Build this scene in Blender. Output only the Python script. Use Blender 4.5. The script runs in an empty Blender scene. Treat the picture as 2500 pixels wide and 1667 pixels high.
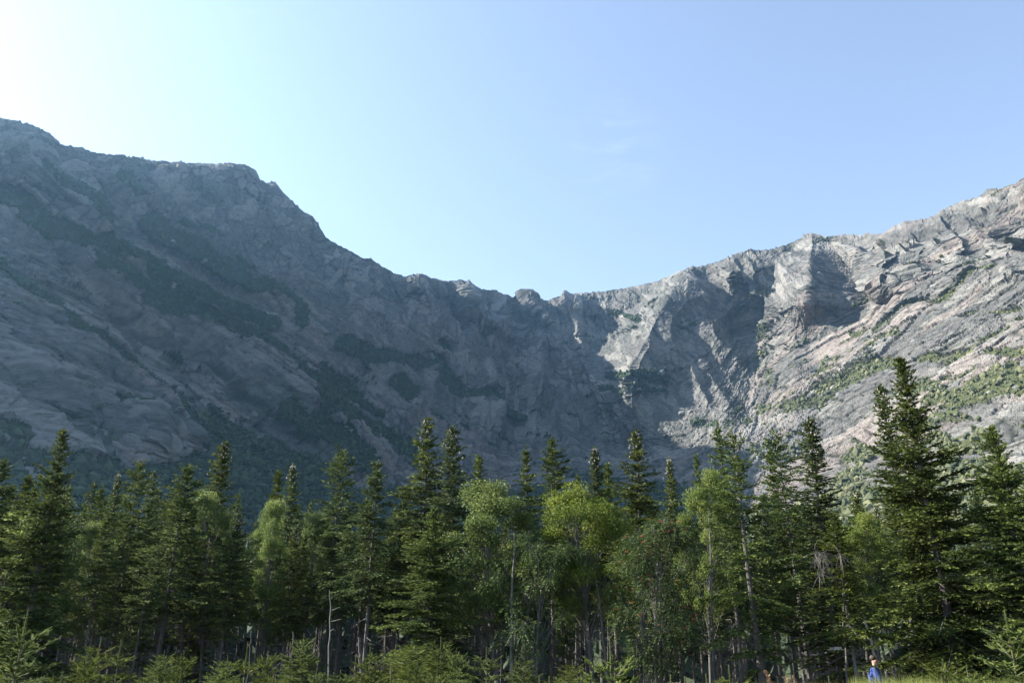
import bpy, math, random
import numpy as np

# ------------------------------------------------------------------ camera, sky, sun, exposure
SC = bpy.context.scene
COL = SC.collection
R = math.radians
CAM_Z = 1.6
PITCH = R(21.0)
FPX = 2027.0                       # focal length in pixels of a 2500 px wide picture (18 mm on 22.2 mm)
SUN_AZ, SUN_EL = R(-79), R(34.5)  # azimuth measured from +Y, positive to the right

cam_d = bpy.data.cameras.new('camera')
cam_d.sensor_width = 22.2
cam_d.lens = 18.0
cam_d.clip_start = 0.1
cam_d.clip_end = 20000.0
cam = bpy.data.objects.new('camera', cam_d)
COL.objects.link(cam)
cam.location = (0, 0, CAM_Z)
cam.rotation_euler = (R(90) + PITCH, 0, 0)
SC.camera = cam

world = bpy.data.worlds.new('World')
SC.world = world
world.use_nodes = True
wn = world.node_tree
wn.nodes.clear()
w_out = wn.nodes.new('ShaderNodeOutputWorld')
w_bg = wn.nodes.new('ShaderNodeBackground')
w_sky = wn.nodes.new('ShaderNodeTexSky')
w_sky.sky_type = 'NISHITA'
w_sky.sun_disc = False
w_sky.sun_elevation = SUN_EL
w_sky.sun_rotation = SUN_AZ
w_sky.altitude = 900.0
w_sky.air_density = 1.0
w_sky.dust_density = 1.3
w_sky.ozone_density = 1.0
w_bg.inputs['Strength'].default_value = 0.093
# two faint wisps of thin cloud in the clear sky
w_tc = wn.nodes.new('ShaderNodeTexCoord')
w_map = wn.nodes.new('ShaderNodeMapping')
w_map.inputs['Rotation'].default_value = (0.0, R(-8), 0.0)
w_map.inputs['Scale'].default_value = (14.0, 14.0, 60.0)
w_noi = wn.nodes.new('ShaderNodeTexNoise')
w_noi.inputs['Scale'].default_value = 1.6
w_noi.inputs['Detail'].default_value = 8.0
w_noi.inputs['Roughness'].default_value = 0.62
w_ramp = wn.nodes.new('ShaderNodeMapRange')
w_ramp.inputs['From Min'].default_value = 0.45
w_ramp.inputs['From Max'].default_value = 0.75
w_dot = wn.nodes.new('ShaderNodeVectorMath'); w_dot.operation = 'DISTANCE'
w_near = wn.nodes.new('ShaderNodeMapRange')
w_near.inputs['From Min'].default_value = 0.07
w_near.inputs['From Max'].default_value = 0.0
w_near.inputs['To Max'].default_value = 0.07
w_mul = wn.nodes.new('ShaderNodeMath'); w_mul.operation = 'MULTIPLY'
w_mix = wn.nodes.new('ShaderNodeMix'); w_mix.data_type = 'RGBA'
w_mix.inputs['B'].default_value = (7.5, 8.0, 8.6, 1)
wn.links.new(w_tc.outputs['Generated'], w_map.inputs['Vector'])
wn.links.new(w_map.outputs['Vector'], w_noi.inputs['Vector'])
wn.links.new(w_noi.outputs['Fac'], w_ramp.inputs['Value'])
wn.links.new(w_tc.outputs['Generated'], w_dot.inputs[0])
wn.links.new(w_dot.outputs['Value'], w_near.inputs['Value'])
wn.links.new(w_ramp.outputs['Result'], w_mul.inputs[0])
wn.links.new(w_near.outputs['Result'], w_mul.inputs[1])
wn.links.new(w_mul.outputs[0], w_mix.inputs['Factor'])
wn.links.new(w_sky.outputs[0], w_mix.inputs['A'])
w_tint = wn.nodes.new('ShaderNodeMix'); w_tint.data_type = 'RGBA'; w_tint.blend_type = 'MULTIPLY'
w_tint.inputs['Factor'].default_value = 1.0
w_tint.inputs['B'].default_value = (0.995, 0.995, 0.985, 1)      # a milky summer sky is less green than the clean-air model
w_hsv = wn.nodes.new('ShaderNodeHueSaturation'); w_hsv.inputs['Saturation'].default_value = 0.83
wn.links.new(w_mix.outputs['Result'], w_hsv.inputs['Color'])
wn.links.new(w_hsv.outputs['Color'], w_tint.inputs['A'])
wn.links.new(w_tint.outputs['Result'], w_bg.inputs['Color'])
wn.links.new(w_bg.outputs[0], w_out.inputs['Surface'])

sun_d = bpy.data.lights.new('sun', 'SUN')
sun_d.energy = 5.0
sun_d.angle = R(0.53)
sun_d.color = (1.0, 0.94, 0.84)
sun = bpy.data.objects.new('sun', sun_d)
COL.objects.link(sun)
sun.rotation_euler = (R(90) - SUN_EL, 0, -SUN_AZ + math.pi)
# a sun lamp shines along its -Z: tilt it so that -Z points from the sun to the ground
from mathutils import Vector
sdir = Vector((math.sin(SUN_AZ) * math.cos(SUN_EL), math.cos(SUN_AZ) * math.cos(SUN_EL), math.sin(SUN_EL)))
sun.rotation_euler = sdir.to_track_quat('Z', 'Y').to_euler()
sun.location = sdir * 500

SC.view_settings.view_transform = 'Standard'
SC.view_settings.look = 'None'
SC.view_settings.gamma = 1.0
SC.view_settings.use_curve_mapping = False
SC.view_settings.exposure = 1.95
SC.cycles.max_bounces = 5
SC.cycles.diffuse_bounces = 2
SC.cycles.glossy_bounces = 1
SC.cycles.transmission_bounces = 3
SC.cycles.transparent_max_bounces = 4
SC.cycles.volume_bounces = 1
SC.cycles.use_denoising = True

# ------------------------------------------------------------------ helpers
def px_dir(px, py):
    """direction through a point of the 2500 x 1667 photograph"""
    x = (np.asarray(px, float) - 1250.0) / FPX
    y = (833.5 - np.asarray(py, float)) / FPX
    return x, math.cos(PITCH) - y * math.sin(PITCH), math.sin(PITCH) + y * math.cos(PITCH)

def px_azel(px, py):
    dx, dy, dz = px_dir(px, py)
    return np.arctan2(dx, dy), np.arctan2(dz, np.hypot(dx, dy))

def azel_px(az, el):
    dx = np.sin(az) * np.cos(el); dy = np.cos(az) * np.cos(el); dz = np.sin(el)
    f = dy * math.cos(PITCH) + dz * math.sin(PITCH)
    u = -dy * math.sin(PITCH) + dz * math.cos(PITCH)
    return 1250.0 + FPX * dx / f, 833.5 - FPX * u / f

w_dot.inputs[1].default_value = Vector(px_dir(1500, 362)).normalized()

def _h(ix, iy, iz, seed):
    h = (ix.astype(np.uint32) * np.uint32(374761393) + iy.astype(np.uint32) * np.uint32(668265263)
         + iz.astype(np.uint32) * np.uint32(2147483647 - 58917) + np.uint32(seed * 974711 & 0xffffffff))
    h = (h ^ (h >> np.uint32(13))) * np.uint32(1274126177)
    h = (h ^ (h >> np.uint32(16))) * np.uint32(2246822519)
    return ((h ^ (h >> np.uint32(15))) & np.uint32(0xffffff)).astype(np.float32) / np.float32(0xffffff)

def vnoise(x, y, z, seed=0):
    """value noise in -1..1"""
    x = np.asarray(x, np.float32); y = np.asarray(y, np.float32); z = np.asarray(z, np.float32)
    x, y, z = np.broadcast_arrays(x, y, z)
    fx = np.floor(x); fy = np.floor(y); fz = np.floor(z)
    ix = fx.astype(np.int32); iy = fy.astype(np.int32); iz = fz.astype(np.int32)
    tx = x - fx; ty = y - fy; tz = z - fz
    tx = tx * tx * tx * (tx * (tx * 6 - 15) + 10)
    ty = ty * ty * ty * (ty * (ty * 6 - 15) + 10)
    tz = tz * tz * tz * (tz * (tz * 6 - 15) + 10)
    def L(a, b, t): return a + (b - a) * t
    c = [[[_h(ix + i, iy + j, iz + k, seed) for k in (0, 1)] for j in (0, 1)] for i in (0, 1)]
    v = L(L(L(c[0][0][0], c[1][0][0], tx), L(c[0][1][0], c[1][1][0], tx), ty),
          L(L(c[0][0][1], c[1][0][1], tx), L(c[0][1][1], c[1][1][1], tx), ty), tz)
    return v * 2 - 1

def fbm(x, y, z, oct=4, gain=0.5, seed=0):
    v = 0; a = 1.0; s = 0
    for o in range(oct):
        v = v + a * vnoise(x, y, z, seed + o * 17); s += a
        x, y, z = (0.8 * x - 0.6 * y) * 2.03 + 5.1, (0.6 * x + 0.8 * y) * 2.03 + 1.7, z * 2.03 + 9.2
        a *= gain
    return v / s

def ridged(x, y, z, oct=4, gain=0.5, seed=0):
    v = 0; a = 1.0; s = 0
    for o in range(oct):
        n = 1 - np.abs(vnoise(x, y, z, seed + o * 31)) * 2.0
        v = v + a * n; s += a
        x, y, z = (0.8 * x - 0.6 * y) * 2.07 + 3.3, (0.6 * x + 0.8 * y) * 2.07 + 7.7, z * 2.07 + 1.9
        a *= gain
    return v / s

def voronoi(x, y, seed=0):
    """cell id (0..1), second random value, edge distance F2-F1 of a 2-D cell pattern"""
    x = np.asarray(x, np.float32); y = np.asarray(y, np.float32)
    ix = np.floor(x).astype(np.int32); iy = np.floor(y).astype(np.int32)
    f1 = np.full(x.shape, 9, np.float32); f2 = f1.copy(); cid = np.zeros_like(f1); cx = f1.copy(); cy = f1.copy()
    z = np.zeros_like(ix)
    for i in (-1, 0, 1):
        for j in (-1, 0, 1):
            a = _h(ix + i, iy + j, z, seed); b = _h(ix + i, iy + j, z, seed + 7)
            dx = ix + i + 0.1 + 0.8 * a - x; dy = iy + j + 0.1 + 0.8 * b - y
            d = np.sqrt(dx * dx + dy * dy)
            near = d < f1
            f2 = np.where(near, f1, np.minimum(f2, d))
            c = _h(ix + i, iy + j, z, seed + 13)
            cid = np.where(near, c, cid); cx = np.where(near, dx, cx); cy = np.where(near, dy, cy)
            f1 = np.where(near, d, f1)
    return cid, f2 - f1, cx, cy

def sstep(a, b, x):
    t = np.clip((x - a) / (b - a), 0, 1)
    return t * t * (3 - 2 * t)

def fast_mesh(name, verts, faces, smooth=False, attrs=None):
    """verts (n,3); faces: list of int arrays (m,3) or (m,4)"""
    if not isinstance(faces, (list, tuple)): faces = [faces]
    me = bpy.data.meshes.new(name)
    verts = np.ascontiguousarray(verts, np.float32)
    me.vertices.add(len(verts)); me.vertices.foreach_set('co', verts.ravel())
    lv = np.concatenate([f.ravel() for f in faces]).astype(np.int32)
    ls = np.concatenate([np.full(len(f), f.shape[1], np.int32) for f in faces])
    st = np.concatenate([[0], np.cumsum(ls)[:-1]]).astype(np.int32)
    me.loops.add(len(lv)); me.loops.foreach_set('vertex_index', lv)
    me.polygons.add(len(ls)); me.polygons.foreach_set('loop_start', st)
    me.polygons.foreach_set('use_smooth', np.full(len(ls), bool(smooth)))
    for k, v in (attrs or {}).items():
        at = me.attributes.new(k, 'FLOAT', 'POINT')
        at.data.foreach_set('value', np.ascontiguousarray(v, np.float32))
    me.update(calc_edges=True)
    return me

def add_obj(name, mesh, mat=None, parent=None, loc=None):
    o = bpy.data.objects.new(name, mesh)
    COL.objects.link(o)
    if mat is not None and mesh is not None and not mesh.materials: mesh.materials.append(mat)
    if parent is not None: o.parent = parent
    if loc is not None: o.location = loc
    return o

def tag(o, label=None, cat=None, group=None, kind=None):
    if label: o['label'] = label
    if cat: o['category'] = cat
    if group: o['group'] = group
    if kind: o['kind'] = kind
    return o

class NT:
    """small helper to wire shader nodes"""
    def __init__(s, name):
        s.m = bpy.data.materials.new(name); s.m.use_nodes = True
        s.t = s.m.node_tree; s.t.nodes.clear()
        s.out = s.t.nodes.new('ShaderNodeOutputMaterial')
    def n(s, typ, ins=None, **kw):
        nd = s.t.nodes.new('ShaderNode' + typ)
        for k, v in kw.items(): setattr(nd, k, v)
        for k, v in (ins or {}).items(): s.set(nd, k, v)
        return nd
    def set(s, nd, k, v):
        sock = nd.inputs[k]
        if isinstance(v, bpy.types.NodeSocket): s.t.links.new(v, sock)
        elif isinstance(v, bpy.types.Node): s.t.links.new(v.outputs[0], sock)
        else: sock.default_value = v
    def noise(s, vec, scale, detail=4, rough=0.55, dist=0.0):
        return s.n('TexNoise', {'Vector': vec, 'Scale': scale, 'Detail': detail, 'Roughness': rough, 'Distortion': dist}).outputs['Fac']
    def rng(s, v, a, b, c=0.0, d=1.0):
        return s.n('MapRange', {'Value': v, 'From Min': a, 'From Max': b, 'To Min': c, 'To Max': d}).outputs[0]
    def mix(s, f, a, b):
        nd = s.n('Mix', data_type='RGBA'); s.set(nd, 0, f); s.set(nd, 'A', a); s.set(nd, 'B', b)
        return nd.outputs['Result']
    def math(s, op, a, b=0.0):
        nd = s.n('Math', operation=op); s.set(nd, 0, a); s.set(nd, 1, b); return nd.outputs[0]
    def attr(s, nm): return s.n('Attribute', attribute_name=nm).outputs['Fac']
    def finish(s, shader):
        s.t.links.new(shader.outputs[0] if isinstance(shader, bpy.types.Node) else shader, s.out.inputs['Surface']); return s.m
# ------------------------------------------------------------------ the mountain cirque
SKY = [(-60,278),(0,290),(29,295),(56,299),(72,304),(98,311),(112,319),(130,333),(145,349),(155,356),(195,358),(217,367),(246,376),
 (275,378),(300,378),(318,384),(343,384),(349,382),(354,390),(398,395),(459,398),(524,401),(557,399),(586,400),(607,405),(622,414),
 (634,438),(647,445),(658,447),(663,443),(671,445),(687,465),(716,492),(741,516),(763,528),(781,554),(795,577),(810,590),(836,602),
 (858,614),(890,631),(908,632),(937,652),(959,665),(988,675),(1017,669),(1031,670),(1053,678),(1089,687),(1125,683),(1138,686),
 (1145,683),(1154,694),(1180,707),(1209,707),(1227,717),(1239,719),(1252,726),(1263,716),(1281,719),(1292,713),(1303,721),(1328,733),
 (1342,732),(1378,723),(1415,715),(1487,710),(1559,697),(1595,689),(1650,667),(1690,650),(1711,651),(1748,639),(1795,621),(1831,610),
 (1852,612),(1885,608),(1921,597),(1950,583),(1977,568),(1997,570),(2012,579),(2048,575),(2077,572),(2098,574),(2153,570),(2181,552),
 (2214,539),(2265,532),(2294,516),(2337,494),(2388,480),(2409,463),(2445,458),(2482,447),(2500,434),(2560,415)]
sk_az, sk_el = px_azel([p[0] for p in SKY], [p[1] for p in SKY])
sk_az = np.concatenate([[R(-75), R(-62), R(-52), R(-46)], sk_az, [R(46), R(55), R(75)]])
sk_el = np.concatenate([[R(5), R(12), R(22), R(31)], sk_el, [R(33), R(30), R(22)]])

naz_in = 1210
az = np.concatenate([np.linspace(R(-74), R(-40), 70, endpoint=False), np.linspace(R(-40), R(40), naz_in), np.linspace(R(40), R(74), 60)[1:]])
NT_ = 440
t = np.linspace(0, 1, NT_)
def interp(xs, ys, x): return np.interp(x, np.radians(xs), ys)
def smooth1(a, k):
    ker = np.hanning(k + 2)[1:-1]; ker /= ker.sum()
    return np.convolve(np.pad(a, k // 2, mode='edge'), ker, mode='valid')[:len(a)]
crest_el = np.interp(az, sk_az, sk_el)
crest_m = sstep(-0.1, 0.5, vnoise(az * 95, 0 * az, 0 * az, 14))
crest_n = np.where(np.abs(az) < R(40), 1, 0.0) * (R(0.09) * fbm(az * 300, 0 * az, 0 * az, 3, 0.6, 5) + crest_m * (R(0.16) * np.maximum(0, vnoise(az * 620, 0 * az, 0 * az, 6)) ** 2 + R(0.05) * vnoise(az * 1300, 0 * az, 0 * az, 8)))
rc = smooth1(interp([-75,-50,-36,-31,-25,-19,-14,-8,-2,2,8,13,16.5,18.5,21.5,24,27,30,36,75],
                    [520,600,680,730,820,905,950,1010,1130,1210,1190,1130,1075,1090,1120,1040,960,900,820,600], az), 41)
rb = smooth1(interp([-75,-31,-25,-19,-8,2,10,18,25,31,75], [240,330,385,460,640,740,690,560,430,340,240], az), 61)
el0 = R(7.5)
A, T = np.meshgrid(az, t)                       # rows: foot to crest
EL = el0 + (crest_el[None, :] - el0) * T + crest_n[None, :] * sstep(0.955, 1.0, T)
G = 0.5 * T + 0.5 * (1 - (1 - T) ** 2)
G = G + 0.05 * sstep(0.93, 1.0, T)
Rr = rb[None, :] + (rc - rb)[None, :] * G
PX, PY = azel_px(A, EL)
PX = PX.astype(np.float32); PY = PY.astype(np.float32)

def poly_dist(P, pts, closed=False):
    """signed distance (positive to the right of the direction of travel on screen) and interpolated third value"""
    best = np.full(PX.shape, 1e9, np.float32); sgn = np.ones(PX.shape, np.float32); val = np.zeros(PX.shape, np.float32)
    for (x0, y0, *a0), (x1, y1, *a1) in zip(pts[:-1], pts[1:]):
        dx, dy = x1 - x0, y1 - y0; L2 = dx * dx + dy * dy
        k = np.clip(((PX - x0) * dx + (PY - y0) * dy) / L2, 0, 1)
        ex = PX - (x0 + k * dx); ey = PY - (y0 + k * dy)
        d = np.hypot(ex, ey)
        m = d < best
        best = np.where(m, d, best)
        sgn = np.where(m, np.sign(dx * ey - dy * ex), sgn)
        if a0: val = np.where(m, a0[0] + (a1[0] - a0[0]) * k, val)
    return best, sgn, val

# warped screen position keeps hand-drawn lines from looking ruled
WX = 14 * fbm(PX / 70, PY / 70, 0 * PX, 3, 0.5, 91); WY = 14 * fbm(PX / 70, PY / 70, 0 * PX + 9, 3, 0.5, 92)
PX0, PY0 = PX.copy(), PY.copy()
PX = PX + WX; PY = PY + WY

big = np.zeros_like(PX)                           # metres towards the viewer
def rib(pts, wl, wr, p=1.0):
    """pts run downhill: side -1 is the viewer's right"""
    global big
    d, s, a = poly_dist(None, pts)
    w = np.where(s > 0, wl, wr)
    big = big + 1.5 * a * np.clip(1 - d / w, 0, 1) ** p
rib([(1446,800,2),(1450,830,9),(1455,860,2)], 32, 32)
rib([(1235,860,2),(1245,880,8),(1258,905,2)], 30, 40)
rib([(1683,690,2),(1705,725,12),(1722,755,4)], 30, 40)
rib([(1795,621,2),(1790,660,12),(1770,700,4)], 45, 40)
rib([(1852,612,2),(1850,650,12),(1835,690,4)], 45, 40)
rib([(2090,572,2),(2092,605,12),(2105,640,3)], 35, 35)
rib([(2158,565,8),(2146,630,26),(2138,690,18),(2140,740,4)], 34, 150)
rib([(2214,540,5),(2211,572,16),(2236,606,4)], 60, 42)
rib([(2240,600,2),(2226,660,14),(2232,700,2)], 40, 38)
rib([(2300,512,4),(2296,545,12),(2280,580,3)], 40, 36)
rib([(2386,478,3),(2390,525,9),(2412,560,3)], 70, 45)
rib([(2445,455,2),(2440,500,5),(2450,540,2)], 40, 40)
def wedge(crest, left, right, amp):
    """a buttress with flat flanks: its crest and the two foot lines run down the wall"""
    global big
    py = PY0 + 0.35 * WY; px = PX0 + 0.35 * WX
    def at(l): return np.interp(py, [q[1] for q in l], [q[0] for q in l])
    xc, xl, xr = at(crest), at(left), at(right)
    a = np.interp(py, [q[0] for q in amp], [q[1] for q in amp], left=0, right=0)
    k = np.where(px < xc, (px - xl) / np.maximum(xc - xl, 4), (xr - px) / np.maximum(xr - xc, 4))
    big = big + a * np.clip(k, 0, 1)
wedge([(1985,560),(1975,650),(1968,740),(1960,800)], [(1965,560),(1880,680),(1800,790),(1840,820)], [(2008,560),(2070,640),(2130,700),(2142,745),(2060,800)], [(556,4),(600,34),(650,84),(700,108),(745,96),(790,28),(820,0)])
wedge([(1690,648),(1650,705),(1607,770),(1575,830),(1545,890),(1530,940),(1535,1000),(1560,1080)], [(1668,648),(1586,715),(1510,775),(1450,860),(1430,930),(1440,1000),(1480,1080)],
      [(1712,648),(1762,700),(1800,760),(1838,830),(1846,900),(1850,960),(1850,1080)], [(644,3),(700,50),(765,96),(830,134),(900,140),(960,112),(1020,60),(1095,0)])
# the gullies they stand over
wedge([(1712,648),(1755,700),(1795,760),(1822,830),(1828,900),(1830,960),(1830,1080)], [(1690,648),(1650,705),(1607,770),(1575,830),(1545,890),(1530,940),(1560,1080)],
      [(1745,648),(1830,690),(1900,760),(1935,830),(1945,900),(1945,960),(1950,1080)], [(650,-3),(700,-38),(765,-74),(830,-92),(900,-94),(960,-78),(1040,-36),(1090,0)])
wedge([(2008,560),(2065,640),(2118,700),(2126,745),(2060,800)], [(1985,560),(1975,650),(1968,740),(1960,800)], [(2040,560),(2130,620),(2178,690),(2185,745),(2150,800)], [(564,-4),(600,-24),(650,-50),(700,-60),(745,-52),(800,0)])
wedge([(1078,690),(1066,740),(1080,790),(1120,830)], [(1050,690),(1020,740),(1035,790),(1080,830)], [(1110,690),(1133,725),(1150,780),(1200,830)], [(686,-3),(740,-36),(790,-30),(835,0)])
wedge([(1272,715),(1268,755),(1296,800),(1330,830)], [(1250,715),(1235,755),(1262,800),(1300,830)], [(1290,715),(1306,752),(1345,795),(1364,830)], [(712,-2),(755,-26),(800,-18),(835,0)])
wedge([(1142,680),(1133,719),(1147,745),(1176,770),(1216,795),(1258,830)], [(1122,680),(1078,750),(1090,775),(1150,808),(1205,830)], [(1158,680),(1195,740),(1235,770),(1275,800),(1300,830)], [(676,4),(719,40),(745,56),(770,56),(795,44),(832,0)])
wedge([(1292,708),(1306,752),(1335,781),(1366,812)], [(1278,708),(1274,755),(1302,790),(1342,812)], [(1308,708),(1350,752),(1380,781),(1394,812)], [(704,3),(752,30),(781,30),(816,0)])
wedge([(1422,712),(1415,755),(1430,800)], [(1402,712),(1372,755),(1402,800)], [(1440,712),(1470,755),(1466,800)], [(710,3),(755,28),(802,0)])
wedge([(1795,615),(1790,660),(1778,720)], [(1775,615),(1748,660),(1740,720)], [(1812,615),(1828,660),(1815,720)], [(614,2),(660,22),(725,0)])
wedge([(2158,562),(2146,630),(2140,700),(2145,760)], [(2150,562),(2128,640),(2120,700),(2125,760)], [(2180,562),(2230,640),(2260,720),(2260,760)], [(560,4),(630,34),(700,26),(765,0)])
wedge([(2290,512),(2300,560),(2330,620),(2350,680)], [(2270,512),(2240,570),(2250,640),(2290,680)], [(2310,512),(2345,560),(2380,620),(2390,680)], [(508,2),(560,20),(620,20),(685,0)])
wedge([(2440,452),(2430,520),(2445,600)], [(2410,452),(2370,520),(2390,600)], [(2460,452),(2478,520),(2480,600)], [(450,2),(520,18),(605,0)])
rib([(560,398,3),(535,425,14),(515,460,14),(500,480,3)], 60, 60)
rib([(663,443,3),(690,540,16),(730,660,14),(770,760,3)], 80, 70)
rib([(500,560,2),(560,680,14),(650,790,16),(760,890,4)], 60, 45)
rib([(820,610,2),(870,720,18),(960,830,12),(1040,900,2)], 90, 60)
rib([(1017,668,2),(1000,740,12),(1040,820,4)], 50, 55)
rib([(300,395,2),(330,520,12),(420,640,14),(520,720,4)], 70, 55)
# near slabs and the dark overhung cliff on the sunless side
rib([(20,520,4),(150,590,26),(235,660,30),(290,740,34),(300,830,34),(345,905,24),(420,985,14),(500,1050,4)], 260, 26, 0.7)
rib([(430,770,4),(520,840,20),(590,930,24),(610,1010,8)], 120, 24, 0.8)
rib([(0,880,6),(90,930,14),(160,1010,20),(180,1080,4)], 90, 30, 0.8)
rib([(330,960,4),(365,1010,22),(370,1080,22),(360,1130,4)], 70, 50, 0.8)
rib([(440,1010,2),(455,1060,16),(450,1110,3)], 40, 40, 0.8)
rib([(1740,990,4),(1775,1010,16),(1790,1060,4)], 60, 50)
rib([(1460,700,0),(1440,900,-14),(1500,1050,-10),(1540,1120,0)], 70, 60)
def near_line(pts, w): return np.clip(1 - poly_dist(None, pts)[0] / w, 0, 1)
crisp = np.maximum(near_line([(1985,566),(1972,650),(1966,750),(1950,800)], 190), near_line([(1690,650),(1610,765),(1556,860),(1530,960)], 200))
crisp = sstep(0.0, 0.5, crisp)
edge = sstep(0.0, 0.012, 1 - T)                   # keep the skyline where it is
for _ in range(3): big = (np.roll(big, 1, 0) + 2 * big + np.roll(big, -1, 0)) / 4
Rr1 = Rr - big * (0.25 + 0.75 * edge)

def to_xyz(rr): return rr * np.sin(A), rr * np.cos(A), CAM_Z + rr * np.tan(EL)
def normals(X, Y, Z):
    def d(M, ax): return np.gradient(M, axis=ax)
    ax, ay, az_ = d(X, 1), d(Y, 1), d(Z, 1); bx, by, bz = d(X, 0), d(Y, 0), d(Z, 0)
    nx, ny, nz = ay * bz - az_ * by, az_ * bx - ax * bz, ax * by - ay * bx
    L = np.sqrt(nx * nx + ny * ny + nz * nz) + 1e-9
    return nx / L, ny / L, nz / L
X, Y, Z = to_xyz(Rr1)

# ---- structure of the rock: coordinates in metres along and up the wall
U = (A * Rr).astype(np.float32); V = ((Z - 0.0) * 1.25).astype(np.float32)
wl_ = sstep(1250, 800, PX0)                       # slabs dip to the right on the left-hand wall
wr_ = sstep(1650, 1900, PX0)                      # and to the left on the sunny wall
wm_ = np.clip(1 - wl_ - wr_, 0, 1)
low = sstep(0.95, 0.55, T) * (1 - wm_) + sstep(0.6, 0.2, T) * wm_
low = low * (1 - wr_) + wr_ * sstep(0.86, 0.68, T)
def slab_field(ang, seed, La, Lq):
    c, s = math.cos(ang), math.sin(ang)
    p = U * c + V * s; q = -U * s + V * c
    q = q + 3.0 * fbm(p / 160, q / 40, 0 * p, 3, 0.5, seed)
    saw = (q / Lq + 0.25 * vnoise(p / La, q / Lq * 0.3, 0 * p, seed + 3)) % 1.0
    jag = np.where(saw < 0.86, saw / 0.86, (1 - saw) / 0.14)          # a slow rise and a sudden undercut
    st = ridged(p / (La * 1.2), q / (Lq * 0.8), 0 * p, 4, 0.55, seed + 5)
    return jag, st, p, q
jl, sl, pl, ql = slab_field(R(-36), 11, 90.0, 30.0)
jr, sr, pr, qr = slab_field(R(30), 23, 80.0, 26.0)
jm, sm, pm, qm = slab_field(R(4), 37, 70.0, 22.0)
def facets(p, q, La, Lb, seed, warp=0.16):
    """tilted flat blocks with open joints between them: height (about -1..1), joint line, block value"""
    u = p / La + warp * vnoise(p / La * 1.3, q / Lb * 1.3, 0 * p, seed + 41); v = q / Lb + warp * vnoise(p / La * 1.3, q / Lb * 1.3, 0 * p + 5, seed + 43)
    c, e, dx, dy = voronoi(u, v, seed)
    ra = (c * 7.13) % 1.0 - 0.5; rb_ = (c * 13.7) % 1.0 - 0.5
    return (c - 0.5) + 2.2 * dx * ra + 2.2 * dy * rb_, e, c
# dipping slabs on the two side walls, steep joints on the headwall and high up
ang_p = pl * wl_ + pr * wr_ + pm * wm_; ang_q = ql * wl_ + qr * wr_ + qm * wm_
steep = 1 - low
f1 = facets(ang_p, ang_q, 110, 26, 301); f2 = facets(ang_p, ang_q, 30, 11, 303); f3 = facets(ang_p, ang_q, 10, 4.6, 305); f4 = facets(U, V, 3.3, 2.8, 307)
g1 = facets(U + 0.2 * V, V, 20, 75, 311); g2 = facets(U, V, 8, 28, 313); g3 = facets(U, V, 4.0, 9, 315)
def mx(a, b): return a * (1 - steep) + b * steep
pat = 0.45 + 0.55 * sstep(-0.3, 0.35, fbm(U / 130, V / 110, 0 * U, 3, 0.5, 77))
disp = mx(f1[0] * 5.0 + f2[0] * 2.6, g1[0] * 3.6 + g2[0] * 2.4) * pat + mx(f3[0] * 1.5, g3[0] * 1.5) + f4[0] * 0.7
c2 = mx(f2[2], g2[2]); c1 = mx(f1[2], g1[2]); c3 = f4[2]
j1 = mx(np.exp(-(f1[1] / 0.045) ** 2), np.exp(-(g1[1] / 0.05) ** 2)); j2 = mx(np.exp(-(f2[1] / 0.085) ** 2), np.exp(-(g2[1] / 0.10) ** 2)); j3 = np.exp(-(f3[1] / 0.13) ** 2)
disp = disp - 1.4 * j1 - 1.1 * j2 - 0.6 * j3
disp = disp + (wl_ * jl * 3.2 + wr_ * jr * 3.5 + wm_ * jm * 1.0) * low
# sharp-crested spurs and gullies: down the fall line on the headwall, along the dip on the shady wall
def spurs(u, v, seed): return 1 - 2.4 * np.abs(vnoise(u, v, 0 * u, seed))
sw = vnoise(U / 120, V / 120, 0 * U, 411) * 18
up_ = sstep(0.15, 0.55, T) * (1 - 0.75 * sstep(0.97, 1.0, T))
hw = np.clip(wm_ + wr_ * sstep(0.55, 0.8, T) + 0.35 * wl_ * sstep(0.6, 0.85, T), 0, 1)
sp1 = spurs((U + sw + 0.15 * V) / 78, V / 520, 421); sp2 = spurs((U + sw - 0.1 * V) / 34, V / 300, 423); sp3 = spurs((U + 0.6 * sw) / 14, V / 120, 425)
disp = disp + (19 * sp1 + 11 * sp2 + 3.6 * sp3) * hw * up_
sl1 = spurs(pl / 420, (ql + 0.4 * sw) / 62, 431); sl2 = spurs(pl / 260, (ql + 0.3 * sw) / 24, 433)
disp = disp + (12 * sl1 + 5 * sl2) * wl_ * (0.5 + 0.5 * low)
sr2 = spurs(pr / 160, (qr + 0.5 * sw) / 17, 443)
disp = disp + 1.2 * sr2 * wr_ * low
disp = disp + 12 * fbm(U / 170, V / 160, 0 * U, 3, 0.5, 95)
disp = disp * (1 - 0.45 * crisp)
# loose rubble: every stone its own height
grain = _h((A * 1e5).astype(np.int64).astype(np.int32), (T * 1e5).astype(np.int32), np.zeros(A.shape, np.int32), 77) - 0.5
rub = sstep(-0.15, 0.25, fbm(U / 70, V / 50, 0 * U, 3, 0.5, 451) + 0.25 * steep)
disp = disp + grain * (0.35 + 1.0 * rub)
rocky = 0.55 + 0.45 * sstep(-0.2, 0.3, fbm(U / 60, V / 60, 0 * U, 2, 0.5, 120))

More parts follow.
